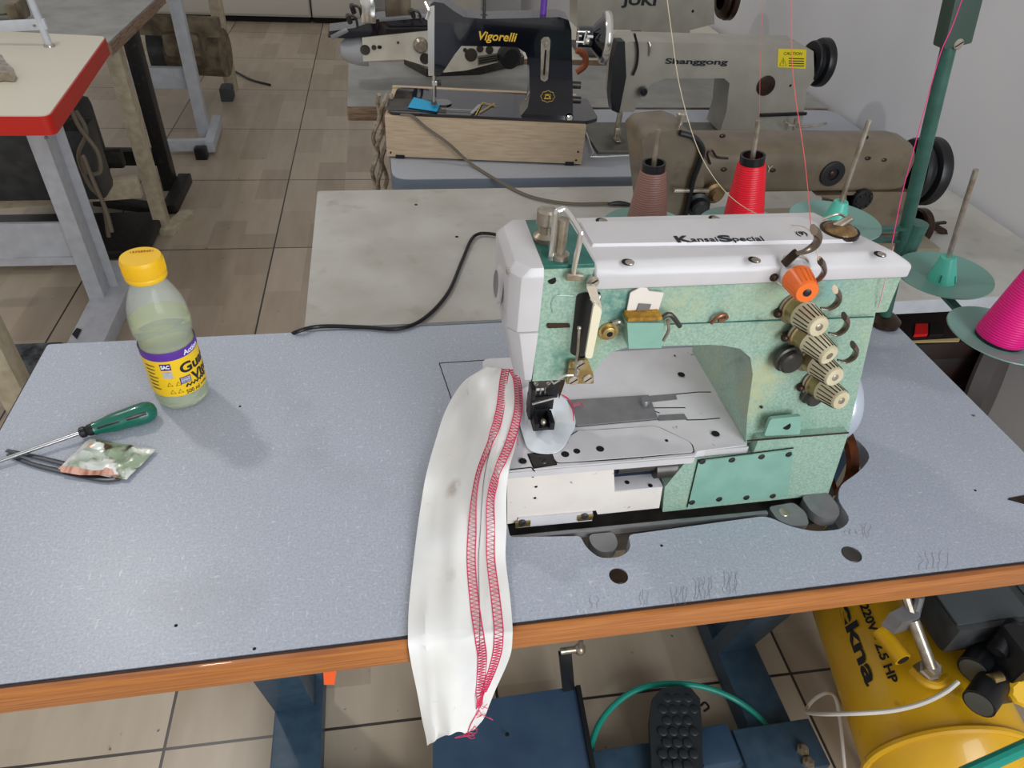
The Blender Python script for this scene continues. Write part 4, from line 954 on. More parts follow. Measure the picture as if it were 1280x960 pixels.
wt = slab('work_table', 'worn white laminate table right behind the green machine', .323, 1.625, .486, .927, white_top, white_paint, .026, .008, [(.5, .52, .9, .72), (1.45, .52, .9, .72)], black_leg)
b = MB()
for q in ((571, 296), (520, 256)): b.lathe([(.003, 0), (.003, .0004)], Z(*q), (0, 0, 1), 8)
b.build('speck', hole_dark, wt)
gt = slab('work_table', 'light grey laminate table carrying the wooden box machine', .462, 1.625, .974, 1.372, grey_top, grey_band, .044, .035, [(.62, .97, 1.33, 1.15), (1.45, .97, 1.33, 1.15)], black_leg)
pt_ = slab('work_table', 'plywood edged table under the white cylinder arm machine', .372, 1.625, 1.388, 1.742, beige_top, ply, .034, .006, [(.55, 1.41, 1.7, 1.56), (1.45, 1.41, 1.7, 1.56)], black_leg)
jt_ = slab('work_table', 'farthest table by the right wall under the partly seen beige machine', .85, 1.625, 1.80, 2.25, off_top, ply, .03, .006, [(1.0, 1.83, 2.2, 2.0), (1.5, 1.83, 2.2, 2.0)], black_leg)

# black cable on the white table
b = MB(); b.tube([Z(360, 425, .70), Z(368, 416, .752), Z(400, 408, .754), Z(455, 409, .754), Z(497, 411, .754), Z(530, 398, .754), Z(560, 366, .754), Z(578, 325, .754), Z(592, 296, .755), Z(612, 292, .756), Z(645, 300, .756), Z(690, 310, .756)], .0028, 10, 6)
tag(b.build('power_cable', cable_black), 'black power cable looping over the white table behind the machine', 'cable')
b = MB(); pts = [Z(500, 144, .842), Z(515, 146, .84), OP(532, 160, (.455, 1.065, .8), (.124, .992, 0)), OP(560, 180, (.455, 1.055, .8), (.124, .992, 0)), Z(588, 205, .757), Z(630, 231, .754), Z(665, 247, .754), Z(710, 255, .754), Z(760, 255, .754)]
b.tube(pts, .0018, 8, 6); b.tube([p+V(.002, .004, .0006) for p in pts], .0016, 8, 6); 
cd = tag(b.build('appliance_cord', cable_brown), 'thin grey brown cord running from the wooden box over the white table', 'cord')
b = MB(); b.tube([Z(760, 255, .755), Z(775, 254, .756), Z(792, 257, .755)], .0045, 8, 3, rads=lambda t: .6+.5*math.sin(t*PI)); b.build('connector', blackm, cd)

# =================================================================== BLACK MACHINE IN WOODEN BOX
bn = V(.124, .992, 0); bx_ = V(.992, -.124, 0); bo_ = V(.455, 1.078, .75)
def F(px, py, off=0): return OP(px, py, bo_+bn*off, bn)
def k2(pts): return [(380+x/3.2, y/3.2) for x, y in pts]
wb = thing('machine_box', bo_+bx_*.2+bn*.09, 'pale wood box base with black corner pads on the grey table', 'box')
LB, DB, HB = .402, .185, .084
c0 = bo_
def lb_(u, v, z): return bo_+bx_*u+bn*v+V(0, 0, z)
def obox(u0, u1, v0, v1, z0, z1, bev=.0008):
    b = MB(); b.loft([lb_(u0, v0, z0), lb_(u1, v0, z0), lb_(u1, v1, z0), lb_(u0, v1, z0)], [lb_(u0, v0, z1), lb_(u1, v0, z1), lb_(u1, v1, z1), lb_(u0, v1, z1)], bev); return b
obox(0, LB, 0, .012, .004, HB).build('front_board', boxwood, wb)
obox(0, LB, DB-.012, DB, .004, HB+.004).build('back_board', boxwood, wb)
obox(0, .012, .012, DB-.012, .004, HB).build('side_board', boxwood, wb); obox(LB-.012, LB, .012, DB-.012, .004, HB).build('side_board', boxwood, wb)
for u in (.018, LB-.034): obox(u, u+.018, -.0015, .02, 0.0005, .008, .0005).build('corner_pad', blackm, wb)
for u, z in ((.008, .012), (LB-.01, .03), (LB-.012, .012)): MB().cyl(lb_(u, -.0008, z), lb_(u, .002, z), .0022, n=8).build('nail', iron_brown, wb)
VM = thing('sewing_machine', lb_(.25, .09, HB), 'black vintage sewing machine with gold lettering set in the wooden box', 'sewing machine')
q = [lb_(.006, .010, HB-.001), lb_(LB+.0, .010, HB-.001), lb_(LB+.028, .03, HB-.001), lb_(LB+.02, .15, HB-.001), lb_(.012, DB-.02, HB-.001)]
b = MB(); b.prism(roundpoly(q, [.015, .0, .01, .01, .02], 4), (0, 0, .007), .0015); vb = b.build('bed', black_gloss, VM)
obox(.0, .12, .02, .09, HB+.006, HB+.0068, .0002).build('slide_plate', steel_dark, VM)
b = MB(); c = Z(553, 128, .842); b.lathe([(.019, 0), (.019, .0008)], c, (0, 0, 1), 28); b.build('needle_plate', steel, vb)
b = MB(); b.prism([Z(*p, .8425) for p in k2([(440, 390), (545, 418), (532, 447), (415, 430)])], (0, 0, .0008)); tag(b.build('blue_card', mat('sky_blue_card', (24,160,206), .5)), 'small sky blue card under the needle of the black machine', 'card')
b = MB(); b.bar(Z(552, 136, .8435), Z(598, 138, .8435), .0022, .0015); b.bar(Z(590, 141, .8435), Z(600, 131, .8435), .006, .002); b.build('metal_guide', chrome, vb)
b = MB()
for a, c in (((600, 140), (618, 129)), ((595, 143), (603, 128)), ((603, 128), (619, 132))): b.bar(Z(*a, .8425), Z(*c, .8425), .0022, .0006)
b.build('gold_decal', text_gold, vb)
yo = .022
body = k2([(497, 60), (505, 18), (520, 6), (560, 14), (600, 44), (640, 68), (720, 76), (900, 72), (1020, 68), (1058, 80), (1070, 120), (1074, 300), (1076, 455), (1080, 488), (860, 484), (868, 462), (895, 430), (903, 380), (900, 250), (885, 210), (850, 188), (630, 184), (605, 215), (572, 265), (545, 302), (497, 300)])
body = [(x, y) for x, y in body]
b = MB(); b.prism([F(*q, yo) for q in body], bn*.062, .008, 3, .35); cs = b.build('casting', black_gloss, VM, ang=50)
b = MB(); b.prism(roundpoly([F(*q, yo-.003) for q in k2([(494, 30), (522, 20), (521, 302), (497, 304)])], .002, 2), bn*.05, .001); b.build('face_plate', chrome, VM)
n_ = -bn
for k, q in enumerate(((715, 68),)):
    p0 = F(380+720/3.2, 72/3.2, yo+.03); b = MB(); b.lathe([(.012, 0), (.012, .004), (.003, .007), (.0022, .06)], p0, (0, 0, 1), 20); b.build('spool_pin', steel_dark, VM)
p0 = F(380+955/3.2, 72/3.2, yo+.03); b = MB(); b.lathe([(.007, 0), (.0062, .002), (.0062, .05)], p0, (0, 0, 1), 16); b.build('purple_spool', purple, VM)
text('Vigorelli', .021, F(*k2([(692, 158)])[0], yo-.0006), bx_, V(0, 0, 1), text_gold, VM, bold=.02, shear=.25, fit=(F(*k2([(845, 160)])[0], yo)-F(*k2([(692, 158)])[0], yo)).length)
b = MB(); b.prism(roundpoly([F(*q, yo-.0012) for q in k2([(948, 160), (960, 148), (978, 148), (986, 160), (976, 318), (962, 328), (946, 318)])], .002, 2), bn*.003, .0004); sp2 = b.build('stitch_lever_plate', nickel, VM)
b = MB(); b.bar(F(*k2([(967, 200)])[0], yo-.0018), F(*k2([(960, 300)])[0], yo-.0018), .0035, .0008, up=bn); b.build('slot', hole_dark, sp2)
b = MB(); b.lathe([(.0038, 0), (.0036, .004)], F(*k2([(968, 180)])[0], yo-.001), n_, 14); b.lathe([(.003, 0), (.0026, .002)], F(*k2([(960, 310)])[0], yo-.001), n_, 12); b.build('lever_knob', steel, sp2)
cc = F(*k2([(975, 386)])[0], yo-.0006); b = MB()
pts = []
for i in range(32):
    a = 2*PI*i/32; r = 1+.08*math.cos(8*a); pts.append(cc+bx_*.0135*r*math.cos(a)+V(0, 0, .0105*r*math.sin(a)))
b.tube(pts, .0005, 5, closed=True); b.box(cc+V(0, 0, -.004), (.014, .0006, .002)); b.box(cc+V(.004, 0, 0), (.003, .0006, .008)); b.box(cc+V(0, 0, .003), (.012, .0006, .003)); b.box(cc+V(-.005, 0, 0), (.0015, .0006, .006)); b.build('gold_emblem', text_gold, VM)
wc = F(754, 47, yo+.03); wa = bx_
b = MB(); b.lathe([(.040, -.004), (.045, -.003), (.047, .0), (.047, .007), (.045, .010), (.040, .010), (.040, -.004)], wc, wa, 48, cap=False); b.build('wheel_rim', chrome, VM)
b = MB(); b.lathe([(.012, -.03), (.03, -.014), (.040, -.003), (.040, .004), (.014, .008), (.014, .014)], wc, wa, 40); b.build('hand_wheel', black_gloss, VM)
b = MB(); b.cyl(wc-wa*.05, wc-wa*.01, .02); b.build('wheel_hub', black_gloss, VM)
wnd = F(*k2([(1115, 150)])[0], yo-.005); b = MB(); b.cyl(wnd+V(-.012, 0, .01), wnd+V(.012, 0, .01), .002); b.cyl(wnd+V(-.012, 0, -.008), wnd+V(.014, 0, -.008), .002); b.cyl(wnd+V(.004, 0, -.012), wnd+V(.006, 0, .012), .003); b.ball(wnd+V(.01, 0, -.006), .006); b.build('bobbin_winder', chrome, VM)
cp2 = F(*k2([(1062, 473)])[0], yo-.006); b = MB(); b.lathe([(.006, 0), (.007, .002), (.005, .005)], cp2, n_, 16); b.build('bed_screw', chrome, VM)
b = MB()
for q in ((1095, 340), (1095, 400)): b.cyl(F(*k2([q])[0], yo+.02)-bx_*.012, F(*k2([q])[0], yo+.02)+bx_*.006, .007)
b.build('motor_terminals', steel_dark, VM)
nb0 = F(*k2([(519, 300)])[0], yo+.02); b = MB(); b.cyl(nb0+V(0, 0, .01), nb0-V(0, 0, .025), .0032); b.box(nb0-V(-.002, 0, .015), (.012, .008, .008), .001); b.cyl(nb0-V(0, 0, .02), nb0-V(0, 0, .052), .0018); b.build('needle_bar', chrome, VM)
b = MB(); b.bar(nb0+V(.003, .008, 0), nb0+V(.003, .008, -.045), .005, .004); b.box(nb0+V(0, .004, -.054), (.012, .022, .002), .0006); b.box(nb0+V(.010, -.002, -.014), (.008, .006, .010), .001); b.build('presser_foot', steel_dark, VM)
b = MB(); b.tube([F(531, 2, yo-.006), F(536, 14, yo-.008), F(533, 24, yo-.006)], .003, 6, 3); b.build('take_up_lever', chrome, VM)

# =================================================================== BEIGE LOCKSTITCH MACHINE ON THE GREY TABLE
YS = 1.19
SM = thing('sewing_machine', (1.25, 1.23, .75), 'beige industrial sewing machine with black wheel and yellow warning sticker', 'sewing machine')
def FS(px, py, y=YS): return Y(px, py, y)
sil = [(779, 57), (786, 52), (1005, 57), (1017, 64), (1018, 100), (1008, 112), (1004, 146), (1000, 165), (900, 165), (908, 140), (912, 104), (905, 98), (832, 98), (815, 104), (800, 124), (792, 140), (777, 140), (770, 128), (772, 90)]
b = MB(); b.prism([FS(*q) for q in sil], (0, .085, 0), .006, 3, .35); b.build('casting', beige_m, SM, ang=50)
b = MB(); b.prism([FS(784, 56)+V(0, .008, 0), FS(1000, 60)+V(0, .008, 0), FS(1000, 60)+V(0, .078, 0), FS(784, 56)+V(0, .078, 0)], (0, 0, .004), .001); b.build('top_plate', beige_m, SM)
b = MB(); b.prism([FS(*q, YS-.006) for q in ((772, 52), (781, 52), (783, 96), (774, 142), (765, 138), (763, 120), (767, 70))], (0, .030, 0), .002); b.build('face_plate', blackm, SM)
b = MB(); b.tube([FS(793, 42, YS-.008), FS(797, 60, YS-.008), FS(796, 80, YS-.008), FS(791, 94, YS-.008)], .0045, 8, 4, flat=.6); b.build('take_up_guard', blackm, SM)
text('Shanggong', .0155, FS(831, 79.5, YS-.0008), (1, 0, 0), (0, 0, 1), text_black, SM, bold=.028, fit=(FS(909, 80)-FS(831, 80)).length)
b = MB(); b.prism([FS(973, 61, YS-.0008), FS(1008, 62, YS-.0008), FS(1007, 86, YS-.0008), FS(972, 84, YS-.0008)], (0, .001, 0)); stc = b.build('warning_sticker', mat('yellow_sticker', (226,206,30), .5), SM)
b = MB(); tr_ = [FS(974.5, 82, YS-.001), FS(983, 82, YS-.001), FS(979, 72, YS-.001)]; b.tube(tr_, .0007, 5, closed=True); b.bar(FS(979, 75, YS-.001), FS(979, 80, YS-.001), .001, .001); b.build('warning_triangle', text_black, stc)
text('CAUTION', .0085, FS(979, 68.5, YS-.001), (1, 0, 0), (0, 0, 1), text_black, stc, fit=.044)
b = MB()
for i in range(4): b.bar(FS(986, 73+i*3, YS-.0012), FS(1005, 73.6+i*3, YS-.0012), .0006, .0018)
b.build('small_print', text_black, stc)
b = MB(); b.lathe([(.022, -.001), (.022, .002), (.018, .003), (.0, .0035)], FS(957, 107, YS), (0, -1, 0), 30, cap=False); b.build('stitch_dial', iron_brown, SM)
b = MB(); b.ball(FS(988, 107, YS), .003, (1, .5, 1)); b.build('dark_screw', hole_dark, SM)
w = FS(1017, 78, YS+.035)
b = MB(); b.lathe([(.028, -.012), (.044, -.010), (.046, -.006), (.040, .0), (.040, .006), (.050, .009), (.052, .014), (.052, .024), (.048, .028), (.034, .028), (.03, .022), (.0, .020)], w, (1, 0, 0), 44, cap=False); b.build('hand_wheel', blackm, SM)
b = MB(); b.lathe([(.011, 0), (.011, .006), (.008, .01), (.008, .022)], FS(803, 113, YS), (-.2, -1, 0), 20); td = b.build('tension_assembly', steel, SM); b = MB(); b.lathe([(.008, 0), (.008, .012), (.006, .014)], FS(803, 113, YS-.02), (0, -1, 0), 16); b.build('tension_knob', blackm, td)
b = MB(); b.tube([FS(811, 52, YS-.004), FS(813, 58, YS-.007), FS(812, 70, YS-.006)], .002, 6, 3); b.build('thread_guide', nickel, SM)
b = MB(); b.bar(FS(950, 144, YS-.004), FS(1008, 142, YS-.004), .006, .007, .001); b.build('lever_bar', blackm, SM)
b = MB(); b.tube([FS(980, 152, YS-.03), FS(995, 158, YS-.034), FS(1012, 158, YS-.036), FS(1033, 154, YS-.036)], .0028, 8, 4); b.cyl(FS(995, 148, YS-.034), FS(991, 170, YS-.034), .004); b.cyl(FS(985, 157, YS-.034), FS(1000, 156, YS-.034), .003); b.build('knee_lever_bits', nickel, SM)
b = MB(); b.bx(.905, 1.34, 1.088, 1.262, .7505, .758, .002); bb_ = b.build('bed', mat('grey_steel_bed', (118,116,106), .35, .5, c2=(100,98,90), scale=20), SM)
b = MB(); b.tube([Z(733, 166, .759), Z(742, 192, .759), Z(750, 196, .759), Z(870, 190, .759)], .002, 6, 2); b.build('bed_edge', chrome, bb_)
P = Z(770, 178, .760); b = MB(); b.cyl(P+V(0, .01, .06), P+V(0, .01, .03), .004); b.cyl(P+V(0, .01, .03), P+V(0, .01, 0), .0015); b.cyl(P+V(.008, .02, .06), P+V(.008, .02, .006), .004); b.box(P+V(.004, .006, .004), (.012, .024, .003), .001); b.box(P+V(.004, .012, .022), (.014, .012, .014), .001); b.build('needle_bar', nickel, SM)

# =================================================================== BROWN MACHINE ON THE WHITE TABLE
BM = thing('sewing_machine', (1.15, .70, .75), 'worn brown industrial sewing machine with black hand wheel behind the thread cones', 'sewing machine')
YB2 = .665
def FB(px, py, y=YB2): return Y(px, py, y)
b = MB()
x0_, x1_ = FB(868, 200).x, FB(1140, 200).x; z1_ = FB(1000, 172, .70).z; z0_ = FB(960, 243).z
sec = roundpoly([(YB2, z0_), (YB2-.003, z1_-.004), (YB2+.10, z1_-.002), (YB2+.10, z0_)], [.012, .040, .040, .012], 8)
b.loft([V(x0_, p[0]+.004, p[1]) for p in sec], [V(x1_-.01, p[0], p[1]) for p in sec]); 
sec2 = [(p[0]*.96+.0286, p[1]*.94+.053) for p in sec]
b.loft([V(x1_-.012, p[0], p[1]) for p in sec], [V(x1_+.006, p[0], p[1]) for p in sec2])
b.prism([FB(1058, 240), FB(1138, 240), FB(1134, 292), FB(1060, 292)], (0, .09, 0), .012, 3)
b.prism([FB(1020, 244), FB(1070, 244), FB(1066, 262), FB(1056, 254)], (0, .08, 0), .004, 2)
b.build('casting', brown_m, BM, ang=60)
b = MB(); b.prism([FB(802, 176, .655), FB(812, 166, .655), FB(850, 162, .655), FB(866, 168, .655), FB(880, 190, .655), FB(880, 232, .655), FB(862, 262, .655), FB(846, 280, .655), FB(812, 282, .655), FB(808, 240, .655)], (0, .085, 0), .009, 3, .35); b.build('head', brown_m, BM, ang=60)
b = MB(); b.tube([FB(850, 166, .650), FB(868, 172, .648), FB(878, 186, .646), FB(874, 204, .646), FB(866, 226, .646), FB(860, 256, .646), FB(854, 276, .646)], .0062, 10, 5, flat=.7); b.build('take_up_cover', blackm, BM)
b = MB(); b.bar(FB(842, 238, .645), FB(886, 238, .645), .006, .005, .001); b.build('cross_clip', nickel, BM)
b = MB(); b.lathe([(.020, -.01), (.020, .004), (.014, .006), (.014, .020), (.010, .023)], FB(872, 255, .650), (-.1, -1, 0), 26); b.build('tension_knob', blackm, BM)
b = MB(); b.lathe([(.017, 0), (.017, .006), (.012, .008), (.008, .018)], FB(892, 240, .655), (0, -1, 0), 20); b.build('brass_tension_post', mat('dull_brass', (120,98,66), .4, .6), BM)
b = MB(); b.lathe([(.004, -.012), (.004, .012), (.0075, .013), (.008, .022), (.006, .024)], FB(849, 160, .69), (0, 0, 1), 18); b.build('pressure_screw', nickel, BM)
b = MB(); b.lathe([(.021, -.002), (.021, .003), (.017, .004), (.010, .004), (.009, .001), (.0, .001)], FB(1040, 217), (0, -1, 0), 32, cap=False); b.build('stitch_dial', blackm, BM)
b = MB(); b.ball(FB(1040, 217)+V(0, -.001, 0), .006, (1, .4, 1)); b.build('dial_stud', iron_brown, BM)
d0 = FB(1076, 248); b = MB(); b.lathe([(.018, -.002), (.018, .007), (.015, .010), (.0, .010)], d0, (0, -1, 0), 28, cap=False)
for k in range(8): b.ball(d0+V(.0125*math.cos(k*PI/4), -.010, .0125*math.sin(k*PI/4)), .0028, n=8)
b.build('feed_dial', blackm, BM)
w = FB(1138, 214, .705)
b = MB(); b.lathe([(.038, -.008), (.053, -.006), (.056, 0), (.053, .008), (.046, .010), (.046, .016), (.056, .019), (.058, .025), (.058, .036), (.053, .041), (.036, .041), (.03, .034), (.0, .032)], w, (1, -.05, 0), 48, cap=False); b.build('hand_wheel', blackm, BM)
b = MB(); b.lathe([(.030, 0), (.034, .003), (.034, .016), (.030, .02), (.0, .02)], FB(1142, 283, .71), (1, 0, 0), 30, cap=False); b.cyl(FB(1120, 283, .71), FB(1150, 283, .71), .01); b.build('belt_guard_wheel', iron_brown, BM)
b = MB(); b.bar(FB(1160, 278, .70), FB(1180, 290, .70), .009, .012, .002); b.bar(FB(1162, 280, .70), FB(1182, 278, .70), .006, .004); b.bar(FB(1178, 288, .70), FB(1186, 314, .70), .010, .012, .002); b.build('winder_bracket', iron_brown, BM)
b = MB(); b.tube([FB(888, 205), FB(884, 192), FB(890, 188), FB(896, 196), FB(910, 198)], .0018, 6, 4); b.build('wire_guide', iron_brown, BM)
for q in ((903, 170), (905, 212), (966, 213), (1082, 172), (1105, 200), (1085, 198)): b = MB(); b.ball(FB(*q, YB2+.001 if q[1] > 180 else .69), .0042, (1.3, .5, .8), 10); b.build('screw', iron_brown, BM)
text('Y', .016, FB(957, 215, YB2-.0008), (1, 0, 0), (0, 0, 1), text_grey, BM)
b = MB(); b.bx(.93, 1.42, .63, .80, .7505, .759, .002); b.build('bed', mat('shaded_table_tan', (150,140,120), .4, c2=(130,120,100), scale=20), BM)  # thin slab coloured as the white table darkened by shade under the arm
b = MB(); b.lathe([(.004, 0), (.004, .001)], Z(1009-55, 268, .7595), (0, 0, 1), 10); b.lathe([(.004, 0), (.004, .001)], Z(900, 246, .7595), (0, 0, 1), 10); b.build('bed_hole', hole_dark, BM)

# =================================================================== FAR BEIGE MACHINE (partly out of frame)
JM = thing('sewing_machine', (1.3, 1.9, .75), 'far beige industrial machine cut by the top of the frame beside the wall', 'sewing machine')
YJ = 1.80
b = MB(); b.prism([Y(*q, YJ) for q in ((722, -22), (880, -22), (893, 0), (893, 30), (862, 38), (868, 60), (800, 60), (802, 38), (722, 36))], (0, .1, 0), .008, 3, .35); b.build('casting', beige_m, JM, ang=50)
text('JUKI', .034, Y(779, 5.5, YJ-.001), (1, 0, 0), (0, 0, 1), text_black, JM, bold=.035, fit=(Y(822, 5, YJ)-Y(779, 5, YJ)).length)
b = MB(); b.lathe([(.03, -.01), (.052, -.006), (.055, .0), (.045, .006), (.058, .010), (.058, .026), (.04, .03), (.0, .026)], Y(905, -2, YJ+.05), (1, 0, 0), 40, cap=False); b.build('hand_wheel', iron_brown, JM)
b = MB(); b.ball(Y(866, 14, YJ), .004, (1, .4, 1)); b.build('screw', hole_dark, JM)
b = MB(); b.bx(1.05, 1.45, 1.82, 1.98, .7505, .76, .002); b.build('bed', steel_dark, JM)

# =================================================================== WHITE CYLINDER-ARM MACHINE
CM = thing('cylinder_arm_machine', (.72, 1.55, .75), 'white cylinder arm machine with grey nose behind the black machine', 'sewing machine')
YC = 1.50
def FC(q, y=YC): return Y(*k2([q])[0], y)
b = MB(); b.prism([FC(q) for q in ((232, 150), (500, 122), (900, 80), (900, 200), (790, 245), (650, 282), (560, 290), (480, 262), (400, 238), (236, 246))], (0, .085, 0), .008, 3, .35); b.build('casting', beige_w, CM, ang=50)
b = MB(); ns = FC((236, 198), YC+.04)
b.lathe([(.002, -.060), (.020, -.052), (.030, -.034), (.036, -.012), (.038, .01)], ns, (1, 0, .04), 30); b.build('cylinder_nose', mat('grey_nose', (176,178,182), .3, .2), CM)
b = MB(); b.prism([FC(q, YC-.004) for q in ((95, 150), (100, 125), (200, 112), (300, 75), (490, 62), (500, 118), (300, 140), (180, 155))], (0, .07, 0), .003); b.build('upper_looper_bar', black_gloss, CM)
b = MB(); b.bar(FC((300, 78), YC-.01), FC((495, 62), YC-.01), .01, .008, .001); b.bar(FC((110, 150), YC-.01), FC((175, 118), YC-.01), .008, .01, .001); b.build('polished_bar', steel, CM)
b = MB(); b.box(FC((255, 30), YC), (.035, .04, .06), .004); b.build('head_block', chrome, CM)
b = MB(); b.box(FC((375, 20), YC+.02), (.06, .05, .06), .01); b.build('head_cover', dirty_metal, CM)
for q in ((190, 20), (430, 40), (175, 60)): b = MB(); b.cyl(FC(q, YC-.02), FC((q[0]+10, q[1]+30), YC-.01), .006); b.tube([FC(q, YC-.02), FC((q[0]+30, q[1]+10), YC-.03), FC((q[0]+40, q[1]+50), YC-.01)], .003, 6, 3); b.build('looper_fitting', steel_dark, CM)
for (x, y, r) in ((245, 200, .012), (280, 190, .006), (305, 188, .004), (300, 188, .004), (376, 170, .003), (668, 220, .016), (704, 195, .009), (742, 200, .010), (644, 200, .005), (484, 235, .013)):
    b = MB(); b.lathe([(r, 0), (r*.9, .003), (r*.5, .003)], FC((x, y), YC), (0, -1, 0), 16); b.build('bolt_hole', steel_dark, CM)
b = MB(); b.lathe([(.018, 0), (.018, .008), (.012, .014)], FC((467, 180), YC), (0, -1, 0), 22); b.build('side_cap', nickel, CM)
b = MB(); b.prism([FC(q, YC-.002) for q in ((695, 225), (778, 212), (780, 245), (696, 262))], (0, .003, 0)); b.build('name_plate', mat('olive_plate', (120,118,98), .5), CM)
b = MB()
for i in range(3): b.bar(FC((700, 235+i*9), YC-.0035), FC((772, 222+i*9), YC-.0035), .001, .003)
b.build('plate_lines', text_black, CM)
b = MB(); b.lathe([(.028, 0), (.028, .02), (.02, .026)], FC((815, 220), YC+.0), (.2, -1, 0), 26); b.build('pulley', blackm, CM)
b = MB(); b.prism([(*Z(380+x/3.2, y/3.2, .755)[:2], .751) for x, y in ((400, 250), (490, 300), (700, 292), (880, 250), (870, 235), (600, 285))], (0, 0, .02), .002); b.build('base_foot', steel_dark, CM)
b = MB(); b.tube([FC((1090, 200), 1.45), FC((1120, 215), 1.45), FC((1125, 260), 1.45), FC((1090, 290), 1.45)], .008, 8, 4); b.build('motor_cable', mat('rust_orange_cable', (150,80,48), .5), VM)
# twisted cords hanging off the grey table's left edge
for k in range(3):
    b = MB(); pts = []
    for i in range(12):
        t = i/11; x = 488-6*k-8*math.sin(t*2.2)+3*math.sin(t*16+k*2); y = 118+118*t; pts.append(Y(x, y+0, 1.16+.012*math.cos(t*16+k*2)-.02*t))
    b.tube(pts, .0048, 6, 3); tag(b.build('braided_cord', mat('pale_cord', (160,148,130), .7, c2=(120,106,88), scale=120)), 'grey brown cord hanging off the left corner behind the wooden box', 'cord', 'cords hanging behind the wooden box')

# =================================================================== LEFT ROW
RT = thing('red_edged_table', (-.5, 1.6, 0), 'off white table with a thick red edge at the upper left', 'table')
zr = .785
o4 = [Z(-60, 143, zr), Z(62, 143, zr), Z(133, 46, zr), Z(30, 38, zr), Z(-60, 38, zr)]
# tidy into a rectangle that follows the row
o4 = [V(-.62, 1.222, zr), V(-.212, 1.222, zr), V(-.252, 1.815, zr), V(-.62, 1.86, zr)]
q = roundpoly([p[:2] for p in [tuple(p) for p in o4]] and [(p.x, p.y) for p in o4], [.01, .02, .02, .01], 4)
plate(q, [], zr-.0025, zr).build('tabletop', off_top, RT)
plate(roundpoly([(-.622, 1.2195), (-.2095, 1.2195), (-.2495, 1.8175), (-.622, 1.8625)], [.01, .021, .021, .01], 4), [], zr-.040, zr-.0022).build('edge_band', red_edge, RT)
lc = Z(111, 373, .055); lx, ly = lc.x, lc.y
b = MB(); b.bx(lx, lx+.045, ly, ly+.07, .05, .744, .001); b.bx(lx+.045, lx+.070, ly+.066, ly+.07, .05, .744)
b.build('leg', white_paint, RT)
b = MB(); b.bx(Z(84, 427, .055).x, Z(84, 427, .055).x+.10, 1.36, 1.93, .0, .055, .004); b.build('foot', white_paint, RT)
b = MB(); b.prism([Y(-40, 281, ly+.03), Y(78, 279, ly+.03), Y(93, 322, ly+.03), Y(-40, 324, ly+.03)], (0, .012, 0), .002); sh = b.build('shelf_front', white_paint, RT)
b = MB(); b.prism([Y(-40, 324, ly+.02), Y(95, 322, ly+.02), Y(97, 331, ly+.02), Y(-40, 334, ly+.02)], (0, .03, 0), .002); b.build('shelf_lip', white_paint, sh)
b = MB(); b.lathe([(.004, 0), (.004, .003)], Y(58, 172, 1.299), (0, -1, 0), 10); b.build('bolt', steel, RT)
b = MB(); b.prism([Z(*p, .057) for p in ((90, 418), (96, 410), (102, 412), (96, 424))], (0, 0, .001)); b.build('dark_mark', text_black, RT)
# thread frame and fittings standing on the red edged table
fr_ = thing('tubular_thread_stand', Z(62, 58, zr), 'white tubular thread frame standing on the red edged table', 'thread stand')
zb = Z(62, 58, zr)
b = MB(); b.cyl(zb, Y(36, -8, zb.y-.0), .0085); b.build('upright', white_paint, fr_)
b = MB(); b.lathe([(.013, 0), (.012, .004), (.009, .006)], zb, (0, 0, 1), 18); b.build('base_ring', nickel, fr_)
b = MB(); b.bar(Y(-20, 34, zb.y), Y(58, 30, zb.y), .012, .024, .002, up=(0, 0, 1)); c_arm = b.build('side_arm', white_paint, fr_); screw(Y(43, 32, zb.y-.007), (0, -1, 0), .004, c_arm, nickel)
dm = thing('machine_foot', Z(5, 90, zr), 'grey metal machine foot cut by the left frame edge on the red edged table', 'clamp')  # grey metal foot of a machine, reduced to one block
b = MB(); b.prism([Z(*p, zr+.02) for p in ((-30, 70), (2, 68), (8, 78), (17, 86), (14, 91), (0, 90), (-30, 95))], (0, 0, -.018), .004); b.build('foot_block', nickel, dm)
b = MB(); b.lathe([(.075, 0), (.078, .006), (.06, .018), (.03, .022), (.0, .022)], Z(-4, 12, zr+.01), (0, 0, 1), 36, cap=False); tag(b.build('round_tray', mat('dusty_green_tray', (112,116,100), .4, .3)), 'round grey green tray at the top left corner on the table', 'tray')
b = MB(); b.box(Z(22, 12, zr+.02), (.03, .09, .05), .01); tag(b.build('brown_bracket', dirty_metal), 'small brown bracket beside the white thread frame upright', 'bracket')

GT = thing('work_table', (-.5, 2.2, 0), 'grey topped table with cream leg just behind the red edged table', 'table')
b = MB(); b.prism([(-.7, 1.86, .76), (-.262, 1.86, .76), (-.245, 2.48, .76), (-.7, 2.50, .76)], (0, 0, -.004)); b.build('tabletop', beige_top, GT)
b = MB(); b.prism([(-.7, 1.858, .756), (-.26, 1.858, .756), (-.243, 2.482, .756), (-.7, 2.502, .756)], (0, 0, -.03)); b.build('edge_band', ply, GT)
def leg(T, m, b_, w, h, zt=.728):
    P = Z(*b_, 0); b = MB(); b.bx(P.x-w/2, P.x+w/2, P.y-h/2, P.y+h/2, 0, zt, .002); return b.build('leg', m, T)
leg(GT, cream_leg, (205, 286), .046, .05)
b = MB(); b.bar(Z(207, 292, .01), Z(236, 266, .01), .05, .03, .003); b.build('foot', cream_leg, GT)
b = MB(); b.bar(V(-.9, 2.02, .24), V(-.37, 2.10, .24), .04, .07, .004); b.build('cross_beam', cream_leg, GT)
BT = thing('work_table', (-.5, 2.7, 0), 'table with a chipped black leg behind the cream leg', 'table')
